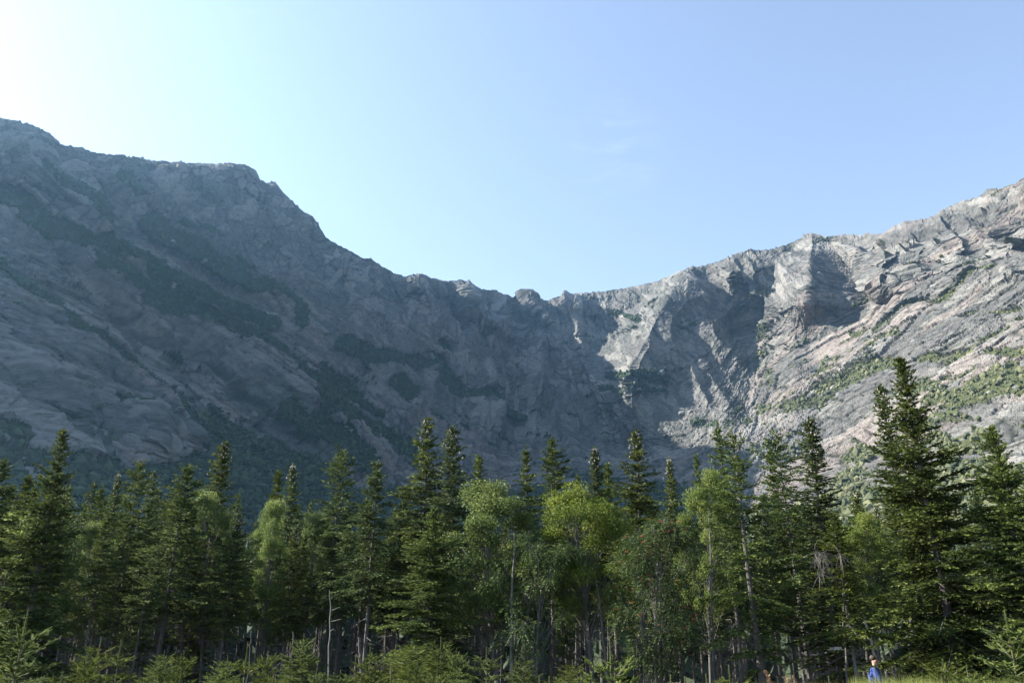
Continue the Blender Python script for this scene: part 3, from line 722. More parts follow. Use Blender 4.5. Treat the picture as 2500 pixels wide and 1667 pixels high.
def conifer(seed, H=10.0, Rm=1.4, cb=0.2, gap=0.26, nb=6, sp=0.105, power=0.85, ragged=0.25, droop=0.25, cones=False, dead=10, trunk_r=0.1, bare=0.0):
    rng = np.random.default_rng(seed)
    wood, crown, cone = Acc(), Acc(), Acc()
    zs = np.linspace(-0.3, H, 14)
    wob = np.stack([np.cumsum(rng.normal(0, 0.018, 14)), np.cumsum(rng.normal(0, 0.018, 14))], -1) * (H / 10)
    rad = trunk_r * (1 - np.clip(zs / H, 0, 1)) ** 0.8 + 0.006; rad[0] *= 1.35; rad[1] *= 1.1
    v, q = tube(np.column_stack([wob, zs]), rad, 8); wood.add(v, q)
    def axis(z): return np.array([np.interp(z, zs, wob[:, 0]), np.interp(z, zs, wob[:, 1]), z])
    def branch(z, phi, L, a0, dr, dead_=False):
        o = axis(z); h = np.array([math.cos(phi), math.sin(phi), 0.0]); sd = np.array([-h[1], h[0], 0.0])
        bend = rng.normal(0, 0.10)
        def P(s):
            s = np.asarray(s)[..., None]
            return o + h * (L * s * math.cos(a0)) + sd * (L * bend * s * s) + np.array([0, 0, 1.0]) * (L * (s * math.sin(a0) - dr * s * s * (1 - 0.55 * s)))
        ss = np.linspace(0, 1, 6)
        v, q = tube(P(ss), (0.006 + 0.011 * L) * (1 - 0.8 * ss), 3); wood.add(v, q)
        if dead_:
            for _ in range(int(L * 5)):
                s0 = rng.uniform(0.25, 0.95); p0 = P(s0); dv = unit(h * 0.6 + sd * rng.normal(0, 0.7) + np.array([0, 0, rng.normal(-0.25, 0.3)]))
                l = rng.uniform(0.15, 0.4); v, q = tube(np.stack([p0, p0 + dv * l * 0.5, p0 + dv * l + [0, 0, -0.04]]), [0.006, 0.004, 0.002], 3); wood.add(v, q)
            return
        n = max(3, int(L * (1 - 0.12) / sp))
        s = np.linspace(0.10, 0.98, n); s = np.repeat(s, 2) + rng.normal(0, 0.02, 2 * n); s = np.clip(s, 0.04, 1)
        sg = np.tile([1.0, -1.0], n)
        p = P(s); tg = unit(P(np.clip(s + 0.03, 0, 1.03)) - P(s - 0.03))
        lat = np.cross(tg, [0, 0, 1.0]); lat = unit(lat)
        l = np.minimum(0.62, 0.46 * L * (1.02 - s) ** 0.75 * np.minimum(1, 0.35 + 2.2 * s) + 0.09) * rng.uniform(0.65, 1.2, len(s))
        dv = unit(tg * 0.62 + lat * sg[:, None] * 0.78 + np.array([0, 0, 1.0]) * rng.normal(0.02, 0.16, (len(s), 1)))
        base_t = rng.uniform(0, 1)
        # chain of shoots along every twig
        k = np.maximum(1, np.round(l / 0.11)).astype(int)
        idx = np.repeat(np.arange(len(s)), k)
        j = np.arange(len(idx)) - np.repeat(np.cumsum(k) - k, k)
        b0 = p[idx] + dv[idx] * (j * 0.11)[:, None] + np.array([0, 0, -1.0]) * (0.10 * (j * 0.11) ** 2)[:, None] * 3
        tint = np.clip(0.35 * base_t + 0.65 * rng.random(len(idx)) * 0.8 + 0.15 * (j == k[idx] - 1), 0, 1)
        diamonds(crown, b0, unit(dv[idx] + rng.normal(0, 0.1, (len(idx), 3))), rng.uniform(0.13, 0.19, len(idx)), rng.uniform(0.024, 0.038, len(idx)), rng, 0.4, tint)
        # side shoots
        for sgn in (1, -1):
            m = rng.random(len(idx)) < 0.8
            ii = idx[m]; d2 = unit(dv[ii] * 0.7 + np.cross(dv[ii], [0, 0, 1.0]) * sgn * 0.7 + rng.normal(0, 0.22, (len(ii), 3)))
            diamonds(crown, b0[m] + dv[ii] * 0.03, d2, rng.uniform(0.08, 0.15, len(ii)), rng.uniform(0.020, 0.034, len(ii)), rng, 0.4, tint[m])
        # axis shoots
        s2 = np.linspace(0.1, 1.0, max(3, int(L / 0.08))); p2 = P(s2); t2 = unit(P(np.minimum(s2 + 0.03, 1.05)) - p2)
        diamonds(crown, p2, unit(t2 + rng.normal(0, 0.15, p2.shape)), 0.15, 0.024, rng, 0.3)
    z0 = H * cb; z = z0; ph_w, wk = rng.uniform(0, 6.28), rng.uniform(0.08, 0.30)
    while z < H - 0.12:
        tt = (z - z0) / (H - z0)
        prof = Rm * (1 - tt) ** power * (0.55 + 0.45 * min(1, tt / 0.12)) + 0.05
        lobe = 1 + ragged * rng.normal()
        m = nb if tt < 0.85 else max(4, nb - 1)
        ph = rng.uniform(0, 6.28)
        for b in range(m):
            if rng.random() < bare * (1 - tt): continue
            L = prof * np.clip(lobe + ragged * rng.normal(), 0.35, 1.5) * (1.0 if b % 2 else 0.85)
            pa = ph + b * 6.283 / m; L *= 1 + wk * math.cos(pa - ph_w) + 0.22 * math.sin(2.3 * z + 2 * pa)
            a0 = R(-12 + 52 * tt ** 1.6) + rng.normal(0, 0.10)
            branch(z + rng.normal(0, 0.06), ph + b * 6.283 / m + rng.normal(0, 0.22), L, a0, droop * (1 - tt) - 0.05 * tt)
        z += gap * (0.55 + 0.6 * (1 - tt)) * rng.uniform(0.8, 1.2)
    # leader
    top = axis(H); n = 14
    hh = np.linspace(H - 0.75, H + 0.05, n)
    for rep in range(4):
        d = unit(np.column_stack([rng.normal(0, 0.5, n), rng.normal(0, 0.5, n), np.full(n, 0.75)]))
        diamonds(crown, np.stack([axis(min(a, H)) for a in hh]) + rng.normal(0, 0.01, (n, 3)), d, 0.13, 0.02, rng, 0.2)
    if cones:
        for c in range(46):
            zz = H - 0.15 - abs(rng.normal(0, 0.45)); rr = 0.06 + 0.34 * (H - zz) * rng.random(); ph = rng.uniform(0, 6.28)
            o = axis(zz) + np.array([rr * math.cos(ph), rr * math.sin(ph), 0.05])
            v, q = tube(np.array([o, o + [0, 0, .025], o + [0, 0, .06], o + [0, 0, .08]]), [0.012, 0.024, 0.020, 0.006], 5); cone.add(v, q)
    for d_ in range(dead):
        zz = rng.uniform(0.12 * H, max(z0, 0.2 * H)); branch(zz, rng.uniform(0, 6.28), rng.uniform(0.4, 1.1) * min(1.3, Rm), rng.normal(-0.15, 0.15), 0.2, True)
    return (wood.mesh('trunk', False), crown.mesh('crown'), cone.mesh('cone_cluster') if cones else None, H)

def leafy(seed, H=7.0, cr=1.6, clumps=34, kind='birch', z0=0.45, lean=0.0, stems=1, leaves=190, trunk_r=0.07):
    rng = np.random.default_rng(seed)
    wood, crown, berry = Acc(), Acc(), Acc()
    for st in range(stems):
        off = np.array([0.0, 0, 0]) if stems == 1 else np.array([rng.normal(0, 0.15), rng.normal(0, 0.15), 0])
        tilt = np.array([lean + rng.normal(0, 0.08) * (stems > 1) * 2, rng.normal(0, 0.06), 0])
        zs = np.linspace(0, 1, 12)
        pts = off + np.column_stack([tilt[0] * H * zs ** 1.3 + 0.10 * np.sin(zs * 5 + seed), tilt[1] * H * zs + 0.08 * np.sin(zs * 4 + 2 * seed), -0.3 + (H * 0.9 + 0.3) * zs])
        v, q = tube(pts, trunk_r * (1 - zs) ** 0.7 + 0.008, 8); wood.add(v, q)
        nC = clumps // stems
        for c in range(nC):
            u = rng.random() ** 0.8
            zc = H * (z0 + (1 - z0) * u)
            # egg-shaped crown
            rmax = cr * (1 - (2 * (u - 0.42)) ** 2 * 0.8 * (1 if u > 0.42 else 0.7)) ** 0.5 if abs(2 * (u - 0.42)) < 1.1 else 0.3
            rr = rmax * math.sqrt(rng.uniform(0.12, 1)); ph = rng.uniform(0, 6.28)
            zt = max(z0 * 0.75, (zc / H - 0.10 - 0.12 * rr / cr)); k = np.clip(zt, 0.05, 0.92) * 11
            tp = np.array([np.interp(k, range(12), pts[:, a]) for a in range(3)])
            ctr = np.array([np.interp(zc / H * 11, range(12), pts[:, 0]) + rr * math.cos(ph), np.interp(zc / H * 11, range(12), pts[:, 1]) + rr * math.sin(ph), zc])
            mid = (tp + ctr) / 2 + [0, 0, 0.12 * rr + 0.1]
            v, q = tube(np.stack([tp, tp * .6 + mid * .4 + rng.normal(0, .03, 3), mid, mid * .45 + ctr * .55, ctr]), [0.015, 0.012, 0.009, 0.006, 0.003], 4); wood.add(v, q)
            rc_ = rng.uniform(0.24, 0.46) * (cr / 1.6) ** 0.5
            for tw in range(7):
                e = ctr + rng.normal(0, 0.55, 3) * rc_; v, q = tube(np.stack([mid * .3 + ctr * .7, (ctr + e) / 2 + rng.normal(0, .03, 3), e]), [0.006, 0.004, 0.002], 3); wood.add(v, q)
            base_t = rng.random()
            if kind == 'birch':
                n = int(leaves * 2.3)
                o = rng.normal(size=(n, 3)); o = unit(o) * (rng.random((n, 1)) ** 0.45) * rc_ * np.array([1.15, 1.15, 0.8])
                d = unit(rng.normal(size=(n, 3)) * 0.8 + np.array([0, 0, -0.55]))
                diamonds(crown, ctr + o, d, rng.uniform(0.045, 0.075, n), rng.uniform(0.019, 0.030, n), rng, 0.1, np.clip(0.45 * base_t + 0.55 * rng.random(n), 0, 1))
            else:
                n = leaves // 7
                o = unit(rng.normal(size=(n, 3))) * (rng.random((n, 1)) ** 0.4) * rc_ * np.array([1.2, 1.2, 0.85])
                ax = unit(o * 1.2 / rc_ + rng.normal(0, 0.45, (n, 3)) + np.array([0, 0, -0.1]))
                up = np.array([0, 0, 1.0]); lat = unit(np.cross(ax, up))
                t0 = np.clip(0.45 * base_t + 0.55 * rng.random(n), 0, 1)
                for p_ in range(6):
                    for sg in ((1, -1) if p_ < 5 else (0,)):
                        bb = ctr + o + ax * (0.03 + 0.038 * p_) + np.array([0, 0, -1.0]) * 0.006 * p_ * p_
                        dd_ = unit(ax * (0.55 if sg else 1) + lat * sg * 0.85 + np.array([0, 0, -0.25]))
                        diamonds(crown, bb, dd_, 0.085, 0.021, rng, 0.9, t0)
                if kind == 'berry' and rng.random() < 0.75:
                    for _ in range(2):
                        bc = ctr + unit(rng.normal(size=3) + [0, -0.6, 0.4]) * rc_ * 0.95
                        for _b in range(22):
                            q_ = bc + rng.normal(0, 0.035, 3) * [1, 1, 0.5]; s_ = 0.008
                            vv = q_ + s_ * np.array([[1, 0, 0], [-1, 0, 0], [0, 1, 0], [0, -1, 0], [0, 0, 1], [0, 0, -1]], float)
                            ff = np.array([[0, 2, 4], [2, 1, 4], [1, 3, 4], [3, 0, 4], [2, 0, 5], [1, 2, 5], [3, 1, 5], [0, 3, 5]])
                            berry.add(vv, ff)
    return (wood.mesh('trunk'), crown.mesh('crown'), berry.mesh('berries') if berry.n else None, H)

def sapling(seed, H=1.8, Rm=0.55, years=8, cb=0.12, leader=0.28, bushy=1.0, needle=0.02):
    """young fir with real needles on every shoot"""
    rng = np.random.default_rng(seed)
    wood, crown = Acc(), Acc()
    B, D, LL = [], [], []
    zs = np.linspace(-0.1, H - leader, 9); wob = np.stack([np.cumsum(rng.normal(0, 0.006, 9)), np.cumsum(rng.normal(0, 0.006, 9))], -1)
    pts = np.vstack([np.column_stack([wob, zs]), [[wob[-1, 0] + .004, wob[-1, 1], H]]])
    v, q = tube(pts, np.linspace(0.019, 0.004, 10), 6); wood.add(v, q)
    def ax(z): return np.array([np.interp(z, pts[:, 2], pts[:, 0]), np.interp(z, pts[:, 2], pts[:, 1]), z])
    B.append(ax(H - leader)); D.append(np.array([0, 0, 1.0])); LL.append(leader)
    z = H - leader; wh = 0
    while z > H * cb:
        tt = (H - z) / H
        nbr = rng.integers(4, 7)
        L = min(Rm, 0.09 + Rm * 1.15 * tt ** 0.8)
        for b in range(nbr):
            ph = b * 6.283 / nbr + rng.uniform(0, 0.7) + wh; Lb = L * rng.uniform(0.75, 1.15)
            el = R(48 - 55 * min(1, tt * 1.3)) + rng.normal(0, 0.08)
            h = np.array([math.cos(ph) * math.cos(el), math.sin(ph) * math.cos(el), math.sin(el)])
            o = ax(z); e = o + h * Lb + [0, 0, -0.10 * Lb * tt]
            md = (o + e) / 2 + [0, 0, 0.02 * Lb]
            v, q = tube(np.stack([o, md, e]), [0.007, 0.005, 0.003], 3); wood.add(v, q)
            n = max(1, int(Lb / 0.075))
            for j in range(n):
                s = (j + 0.3) / n; p = o + (e - o) * s + [0, 0, 0.04 * Lb * s * (1 - s)]
                B.append(p); D.append(unit(e - o)); LL.append(Lb / n * 1.15)
                if j > 0 or Lb < 0.2:
                    for sg in (1, -1):
                        lat = unit(np.cross(h, [0, 0, 1.0])) * sg
                        l2 = min(0.26, 0.06 + 0.5 * Lb * (1 - s)) * rng.uniform(0.7, 1.15)
                        d2 = unit(h * 0.7 + lat * 0.75 + rng.normal(0, 0.10, 3))
                        v, q = tube(np.stack([p, p + d2 * l2]), [0.004, 0.002], 3); wood.add(v, q)
                        B.append(p); D.append(d2); LL.append(l2)
                        if l2 > 0.13:
                            for s3 in (1, -1):
                                B.append(p + d2 * l2 * 0.45); D.append(unit(d2 * 0.7 + np.cross(d2, [0, 0, 1.0]) * s3 * 0.7 + rng.normal(0, .1, 3))); LL.append(l2 * 0.45)
        z -= leader * (0.34 + 0.24 * rng.random()) * (0.9 if wh else 1.0) / max(bushy, 0.3)
        if rng.random() < 0.7 * bushy:
            for b in range(3):
                ph = rng.uniform(0, 6.28); B.append(ax(z + leader * 0.25)); D.append(unit(np.array([math.cos(ph), math.sin(ph), 0.6]))); LL.append(0.08)
        wh += 1
    B = np.array(B); D = np.array(D); LL = np.array(LL)
    k = np.maximum(8, (LL / 0.0029)).astype(int)
    idx = np.repeat(np.arange(len(B)), k); u = rng.random(len(idx))
    dv = D[idx]; rn = unit(np.cross(dv, rng.normal(size=(len(idx), 3))))
    # needles lie to the sides and above, few below
    rn[:, 2] = np.where(dv[:, 2] < 0.8, np.abs(rn[:, 2]) * 0.7 - 0.1, rn[:, 2]); rn = unit(rn)
    nd = unit(dv * 0.55 + rn)
    base = B[idx] + dv * (LL[idx] * u)[:, None]
    tip = base + nd * (needle * rng.uniform(0.8, 1.15, len(idx)))[:, None]
    sd = unit(np.cross(nd, rng.normal(size=nd.shape))) * 0.0024
    v = np.stack([base - sd, base + sd, tip], 1).reshape(-1, 3)
    bt = rng.random(len(B))
    for rep in range(2):
        diamonds(crown, B, D, LL * 1.02, np.full(len(B), needle * 0.62), rng, 0.6 if rep == 0 else -0.1, np.clip(bt * 0.7, 0, 1), 0.35)
    crown.add(v, np.arange(len(v)).reshape(-1, 3), np.repeat(np.clip(0.5 * bt[idx] + 0.5 * rng.random(len(idx)), 0, 1), 3))
    return (wood.mesh('trunk'), crown.mesh('crown'), None, H)

# ------------------------------------------------------------------ plant materials
def foliage_mat(name, dark, light, trans=0.25, tipc=None, rough=0.75, spec=0.08):
    m = NT(name)
    tint = m.math('POWER', m.attr('tint'), 1.35); oi = m.n('ObjectInfo').outputs['Random']
    col = m.mix(tint, dark, light)
    if tipc: col = m.mix(m.rng(tint, 0.80, 1.0, 0, 0.8), col, tipc)
    hsv = m.n('HueSaturation', {'Color': col, 'Hue': m.rng(oi, 0, 1, 0.488, 0.510), 'Saturation': m.rng(oi, 0, 1, 1.05, 0.85), 'Value': m.rng(m.math('FRACT', m.math('MULTIPLY', oi, 7.31)), 0, 1, 0.8, 1.25)})
    bs = m.n('BsdfPrincipled', {'Base Color': hsv.outputs[0], 'Roughness': rough})
    bs.inputs['Specular IOR Level'].default_value = spec
    tr = m.n('BsdfTranslucent', {'Color': m.n('HueSaturation', {'Color': hsv.outputs[0], 'Value': 1.3, 'Hue': 0.49}).outputs[0]})
    return m.finish(m.n('MixShader', {0: trans, 1: bs.outputs[0], 2: tr.outputs[0]}))
def bark_mat(name, a, b, lich=(0.25, 0.27, 0.24, 1), k=0.3):
    m = NT(name)
    tc = m.n('TexCoord').outputs['Object']
    mp = m.n('Mapping', {'Vector': tc, 'Scale': (1, 1, 0.25)}).outputs[0]
    n1 = m.noise(mp, 26, 5, 0.65); n2 = m.noise(tc, 5, 4, 0.6)
    col = m.mix(m.rng(n1, 0.3, 0.7), a, b)
    col = m.mix(m.rng(n2, 0.55, 0.68, 0, k), col, lich)
    bp = m.n('Bump', {'Height': n1, 'Strength': 0.5, 'Distance': 0.01})
    return m.finish(m.n('BsdfPrincipled', {'Base Color': col, 'Roughness': 0.9, 'Normal': bp}))
M_SPRUCE = foliage_mat('spruce_needles', (0.013, 0.026, 0.008, 1), (0.115, 0.155, 0.034, 1), 0.2, (0.195, 0.22, 0.055, 1))
M_FIR = foliage_mat('fir_needles', (0.016, 0.029, 0.010, 1), (0.120, 0.155, 0.042, 1), 0.2, (0.22, 0.23, 0.06, 1))
M_YOUNG = foliage_mat('young_fir_needles', (0.055, 0.085, 0.018, 1), (0.175, 0.215, 0.055, 1), 0.3, (0.26, 0.28, 0.09, 1))
M_BIRCH = foliage_mat('birch_leaves', (0.045, 0.078, 0.016, 1), (0.15, 0.195, 0.042, 1), 0.4, (0.22, 0.22, 0.03, 1), 0.6, 0.15)
M_YELLOW = foliage_mat('yellowing_leaves', (0.065, 0.11, 0.02, 1), (0.17, 0.225, 0.045, 1), 0.4, (0.25, 0.26, 0.04, 1), 0.6, 0.15)
M_ROWAN = foliage_mat('rowan_leaflets', (0.026, 0.052, 0.018, 1), (0.09, 0.13, 0.045, 1), 0.3, (0.16, 0.19, 0.06, 1), 0.6, 0.2)
M_BARK = bark_mat('conifer_bark', (0.035, 0.030, 0.026, 1), (0.11, 0.10, 0.09, 1), (0.20, 0.21, 0.19, 1), 0.25)
M_GREYBARK = bark_mat('smooth_grey_bark', (0.05, 0.045, 0.04, 1), (0.15, 0.138, 0.125, 1))
M_WHITE = bark_mat('birch_bark', (0.40, 0.37, 0.33, 1), (0.68, 0.64, 0.58, 1), (0.06, 0.05, 0.045, 1), 0.8)
M_DEADWOOD = bark_mat('weathered_deadwood', (0.10, 0.092, 0.085, 1), (0.26, 0.245, 0.23, 1))
M_CONE = bark_mat('resin_crusted_cones', (0.22, 0.19, 0.16, 1), (0.45, 0.41, 0.36, 1))
mb = NT('rowan_berries'); M_BERRY = mb.finish(mb.n('BsdfPrincipled', {'Base Color': (0.36, 0.075, 0.03, 1), 'Roughness': 0.35}))

# ------------------------------------------------------------------ tree kinds (each built once, its meshes shared by the copies)
KIND = {}
def kind(k, parts, mats, names=('trunk', 'crown', 'cone_cluster')):
    for me, ma in zip(parts[:3], mats):
        if me is not None: me.materials.append(ma)
    KIND[k] = (parts, names)
CM = (M_BARK, M_FIR, M_CONE); SM = (M_BARK, M_SPRUCE, M_CONE)
kind('fir_a', conifer(1, 10, 1.25, .14, .25, 6, cones=True, dead=12), CM)
kind('fir_b', conifer(2, 10, 1.45, .42, .26, 6, cones=True, dead=16, ragged=.22), CM)
kind('spruce_a', conifer(3, 10, 1.5, .46, .27, 6, ragged=.3, dead=14), SM)
kind('spruce_b', conifer(4, 10, 1.4, .48, .26, 6, ragged=.3, dead=18), SM)
kind('spruce_c', conifer(5, 10, 1.75, .42, .30, 6, ragged=.38, dead=16, power=.7), SM)
kind('wide', conifer(6, 10.5, 2.5, .10, .27, 7, ragged=.28, power=.95, droop=.3, trunk_r=.15, dead=10), SM)
kind('ragged', conifer(7, 10, 2.1, .22, .42, 5, ragged=.42, power=.6, trunk_r=.12, bare=.35, dead=14), SM)
kind('spruce_d', conifer(12, 10, 1.25, .40, .30, 5, ragged=.45, dead=20, power=1.0), SM)
kind('spruce_e', conifer(13, 10, 1.65, .44, .34, 5, ragged=.5, dead=22, power=.65, bare=.2), SM)
kind('fir_c', conifer(14, 10, 1.05, .38, .24, 6, ragged=.2, power=.95, dead=14, cones=True), CM)
kind('low', conifer(11, 10, 2.3, .10, .26, 7, ragged=.34, power=.75, droop=.32, dead=6), SM)
kind('pole_a', conifer(8, 10, 1.2, .52, .28, 6, ragged=.35, dead=22, trunk_r=.085), SM)
kind('pole_b', conifer(9, 10, 1.35, .46, .30, 5, ragged=.4, dead=26, trunk_r=.095), CM)
kind('spire', conifer(10, 10, 0.95, .34, .25, 6, ragged=.25, dead=12), SM)
LB = ('trunk', 'crown', 'berries')
kind('birch_a', leafy(21, 7, 1.5, 58, 'birch', .42, .02, 1, 190), (M_GREYBARK, M_BIRCH, None), LB)
kind('yellow_a', leafy(22, 7, 1.7, 64, 'birch', .50, -.03, 1, 190), (M_GREYBARK, M_YELLOW, None), LB)
kind('rowan_a', leafy(23, 6.5, 1.7, 56, 'rowan', .38, .03, 2, 300), (M_GREYBARK, M_ROWAN, None), LB)
kind('rowan_berry', leafy(24, 6.5, 1.7, 60, 'berry', .34, -.02, 2, 300), (M_GREYBARK, M_ROWAN, M_BERRY), LB)
kind('young_birch', leafy(25, 4.5, 0.9, 26, 'birch', .40, .03, 1, 170, .035), (M_GREYBARK, M_BIRCH, None), LB)
M_TWIG = bark_mat('green_brown_twigs', (0.05, 0.05, 0.022, 1), (0.10, 0.095, 0.045, 1))
YM = (M_TWIG, M_YOUNG, None)
kind('sap_a', sapling(31, 1.9, .55, leader=.30), YM)
kind('sap_b', sapling(32, 1.8, .60, leader=.22, bushy=1.15), YM)
kind('sap_c', sapling(33, 2.0, .75, leader=.26, bushy=1.3), YM)
kind('sap_d', sapling(34, 1.6, .42, leader=.34, bushy=.9), YM)

def plant(k, name, x, y, z, H, wide, label, cat, group=None, rot=None, tilt=(0, 0)):
    parts, names = KIND[k]
    e = bpy.data.objects.new(name, None); COL.objects.link(e)
    e.empty_display_size = 0.3
    e.location = (x, y, z); s = H / parts[3]
    e.scale = (s * wide, s * wide, s)
    e.rotation_euler = (tilt[0], tilt[1], RNG.uniform(0, 6.28) if rot is None else rot)
    for me, nm in zip(parts[:3], names):
        if me is not None:
            o = bpy.data.objects.new(nm, me); COL.objects.link(o); o.parent = e
            if nm in ('cone_cluster', 'berries'): o['kind'] = 'stuff'
    tag(e, label, cat, group)
    return e
RNG = random.Random(5)
def plant_px(k, name, px, py, D, wide, label, cat, group=None, rot=None, tilt=(0, 0)):
    """a plant at range D whose top shows at (px, py) of the photograph"""
    a, e = px_azel(px, py); a = float(a); e = float(e)
    x, y = D * math.sin(a), D * math.cos(a); z = float(ground_z(x, y)); H = CAM_Z + D * math.tan(e) - z
    if tilt == (0, 0) and H > 3: tilt = (RNG.gauss(0, .007), RNG.gauss(0, .007))
    return plant(k, name, x, y, z, H, wide, label, cat, group, rot, tilt)
# ------------------------------------------------------------------ the trees that stand out along the forest edge
CON = [
 ('spruce_b', 8, 1122, 26, 1.0, 'spruce cut by the frame edge beyond the broad dark spruce'),
 ('spire', 85, 1166, 29, 1.0, 'small slender spruce between the frame edge and the broad dark spruce'),
 ('wide', 156, 1052, 24.0, .86, 'broad dark spruce with a thin bare leader, tallest of the shady end'),
 ('spruce_d', 258, 1183, 31, .95, 'short dark spruce just beyond the broad dark spruce'),
 ('fir_c', 292, 1156, 32, .85, 'grey-tipped fir beside the short dark spruce'),
 ('spruce_e', 347, 1129, 30, .85, 'bushy yellow-green spruce between two grey-tipped firs'),
 ('fir_a', 381, 1154, 33, .9, 'grey-tipped fir close beside the bushy yellow-green spruce'),
 ('spruce_c', 450, 1136, 27, 1.0, 'ragged spruce with sunlit low boughs on one side and pale straight trunk'),
 ('spruce_d', 489, 1188, 33, .9, 'low slim spruce below the dark pointed one'),
 ('fir_a', 543, 1080, 31, 1.15, 'dark pointed fir rising alone before the rubble slope'),
 ('spire', 668, 1152, 35, .85, 'dark narrow spruce standing far back before the scrub slope'),
 ('fir_c', 720, 1134, 33, .95, 'slim pale-topped fir beside the dark narrow spruce'),
 ('spruce_e', 837, 1106, 29, .95, 'lumpy-topped spruce with a thin trunk before the pale slab'),
 ('spruce_a', 916, 1126, 23.5, .98, 'sunlit spruce with long straight bare trunk at the forest edge'),
 ('fir_b', 1045, 1022, 27, .98, 'tall spire-topped fir with thinning olive middle boughs'),
 ('fir_a', 1114, 1042, 26, 1.18, 'full dark fir with cone-crusted spire beside the olive one'),
 ('low', 1050, 1240, 21.5, 1.15, 'low broad spruce with sunlit sweeping boughs under the olive fir'),
 ('spire', 1171, 1113, 31, .95, 'short spruce tucked behind the cone-crusted fir'),
 ('spruce_d', 1282, 1091, 31, 1.0, 'thin round-topped spruce behind the pale birch crown'),
 ('spruce_a', 1342, 1073, 30, .95, 'spiky spruce rising between pale birch and yellowing tree'),
 ('fir_a', 1366, 1150, 36, .6, 'tiny silver-tipped fir beside the spiky spruce'),
 ('fir_c', 1450, 1092, 31, 1.0, 'silver-spired fir rising behind the yellowing crown'),
 ('spire', 1405, 1163, 38, .7, 'tiny reddish-tipped spruce behind the yellowing crown'),
 ('spire', 1491, 1134, 33, .9, 'small plain spruce between two silver-spired firs'),
 ('fir_b', 1544, 1053, 28, 1.0, 'tall silver-spired fir with spreading olive boughs before the headwall'),
 ('fir_c', 1630, 1120, 32, .85, 'slim silver-spired fir behind the rowan with berries'),
 ('spire', 1706, 1113, 31, .6, 'wisp of a spruce with a knobbed top beside the twin-topped pair'),
 ('spruce_d', 1752, 1034, 25, .85, 'narrow spruce pressed against the ragged flat-topped one'),
 ('ragged', 1800, 1046, 20.5, .95, 'ragged bushy spruce with thick pale trunk bare at mid height'),
 ('spire', 1886, 1100, 28, .8, 'thin brown-topped spruce between two bigger spruces'),
 ('spruce_e', 1905, 1057, 27, .85, 'open-crowned spruce before the lit pink ledges'),
 ('fir_a', 1968, 1023, 24.5, 1.25, 'dense green fir with an even cone shape before the lit ledges'),
 ('spruce_c', 2035, 1250, 20.0, .95, 'dark spruce with grey dead lower twigs and a leaning trunk'),
 ('fir_a', 2167, 936, 24.5, .95, 'second spire close beside the tallest spruce'),
 ('wide', 2198, 878, 23.5, .92, 'tallest spruce with brown cone-hung top and sweeping boughs'),
 ('low', 2418, 1040, 23, .95, 'dark spruce next to the frame edge before green scree'),
 ('low', 2500, 1082, 22, .85, 'spruce cut by the frame edge beside the green scree'),
]
TREES = {}
for k, px, py, D, w, lab in CON:
    TREES[lab] = plant_px(k, 'spruce_tree' if ('spruce' in lab or 'spire c' in lab) else 'fir_tree', px, py, D, w, lab, 'conifer', 'conifers along the forest edge')
for k, px, py, D, w, lab in [
 ('birch_a', 1225, 1176, 22.0, 1.15, 'pale green birch with sunlit crown in the middle of the forest edge'),
 ('yellow_a', 1425, 1190, 21.5, 1.0, 'leaf tree with flat yellowing crown and bent slim trunk'),
 ('rowan_a', 1285, 1305, 21.0, .95, 'blue-green rowan with feathery leaves under the pale birch'),
 ('rowan_berry', 1575, 1268, 20.0, .9, 'rowan hung with orange berries and grey forked trunk'),
 ('birch_a', 1690, 1156, 24.0, .6, 'light green leaf tree beside the ragged bushy spruce'),
 ('birch_a', 252, 1290, 28, .65, 'small bright leaf tree in front of the grey-tipped fir'),
 ('young_birch', 60, 1215, 27, .7, 'bright leaf sprays beside the broad dark spruce'),
 ('birch_a', 548, 1216, 30, .7, 'rounded pale leaf tree below the dark pointed fir'),
 ('birch_a', 668, 1236, 28, .55, 'small green leaf tree with an arching top between narrow conifers'),
 ('birch_a', 778, 1255, 29, .6, 'small yellow-green leaf tree beside the lumpy-topped spruce'),
 ('birch_a', 2080, 1262, 26, .7, 'yellow-green leaf tree glimpsed between two dark spruces'),
]:
    plant_px(k, 'rowan_tree' if 'rowan' in lab else 'leaf_tree', px, py, D, w, lab, 'leaf tree', 'leaf trees in the forest edge')

# ------------------------------------------------------------------ the forest behind
SHORT = ['spruce cut by the shady frame edge', 'small slender spruce', 'broad dark spruce', 'short dark spruce', 'first grey-tipped fir', 'bushy yellow-green spruce',
 'second grey-tipped fir', 'ragged spruce with low lit boughs', 'low slim spruce', 'dark pointed fir', 'dark narrow spruce', 'slim pale-topped fir', 'lumpy-topped spruce',
 'sunlit spruce with straight trunk', 'spire-topped olive fir', 'cone-crusted full fir', 'low sweeping spruce', 'short tucked spruce', 'thin round-topped spruce', 'spiky spruce',
 'tiny silver-tipped fir', 'silver-spired fir', 'tiny reddish-tipped spruce', 'small plain spruce', 'tall silver-spired fir', 'slim silver-spired fir', 'wisp of a spruce',
 'narrow pressed spruce', 'ragged bushy spruce', 'thin brown-topped spruce', 'open-crowned spruce', 'dense cone-shaped fir', 'spruce with grey dead twigs', 'second spire',
 'tallest spruce', 'dark spruce before green scree', 'spruce cut by the sunny frame edge']
ORD = ['first', 'second', 'third', 'fourth', 'fifth', 'sixth', 'seventh', 'eighth', 'ninth', 'tenth', 'eleventh', 'twelfth', 'thirteenth', 'fourteenth', 'fifteenth', 'sixteenth', 'seventeenth', 'eighteenth', 'nineteenth', 'twentieth', 'twenty-first', 'twenty-second', 'twenty-third', 'twenty-fourth', 'twenty-fifth', 'twenty-sixth', 'twenty-seventh', 'twenty-eighth', 'twenty-ninth', 'thirtieth']
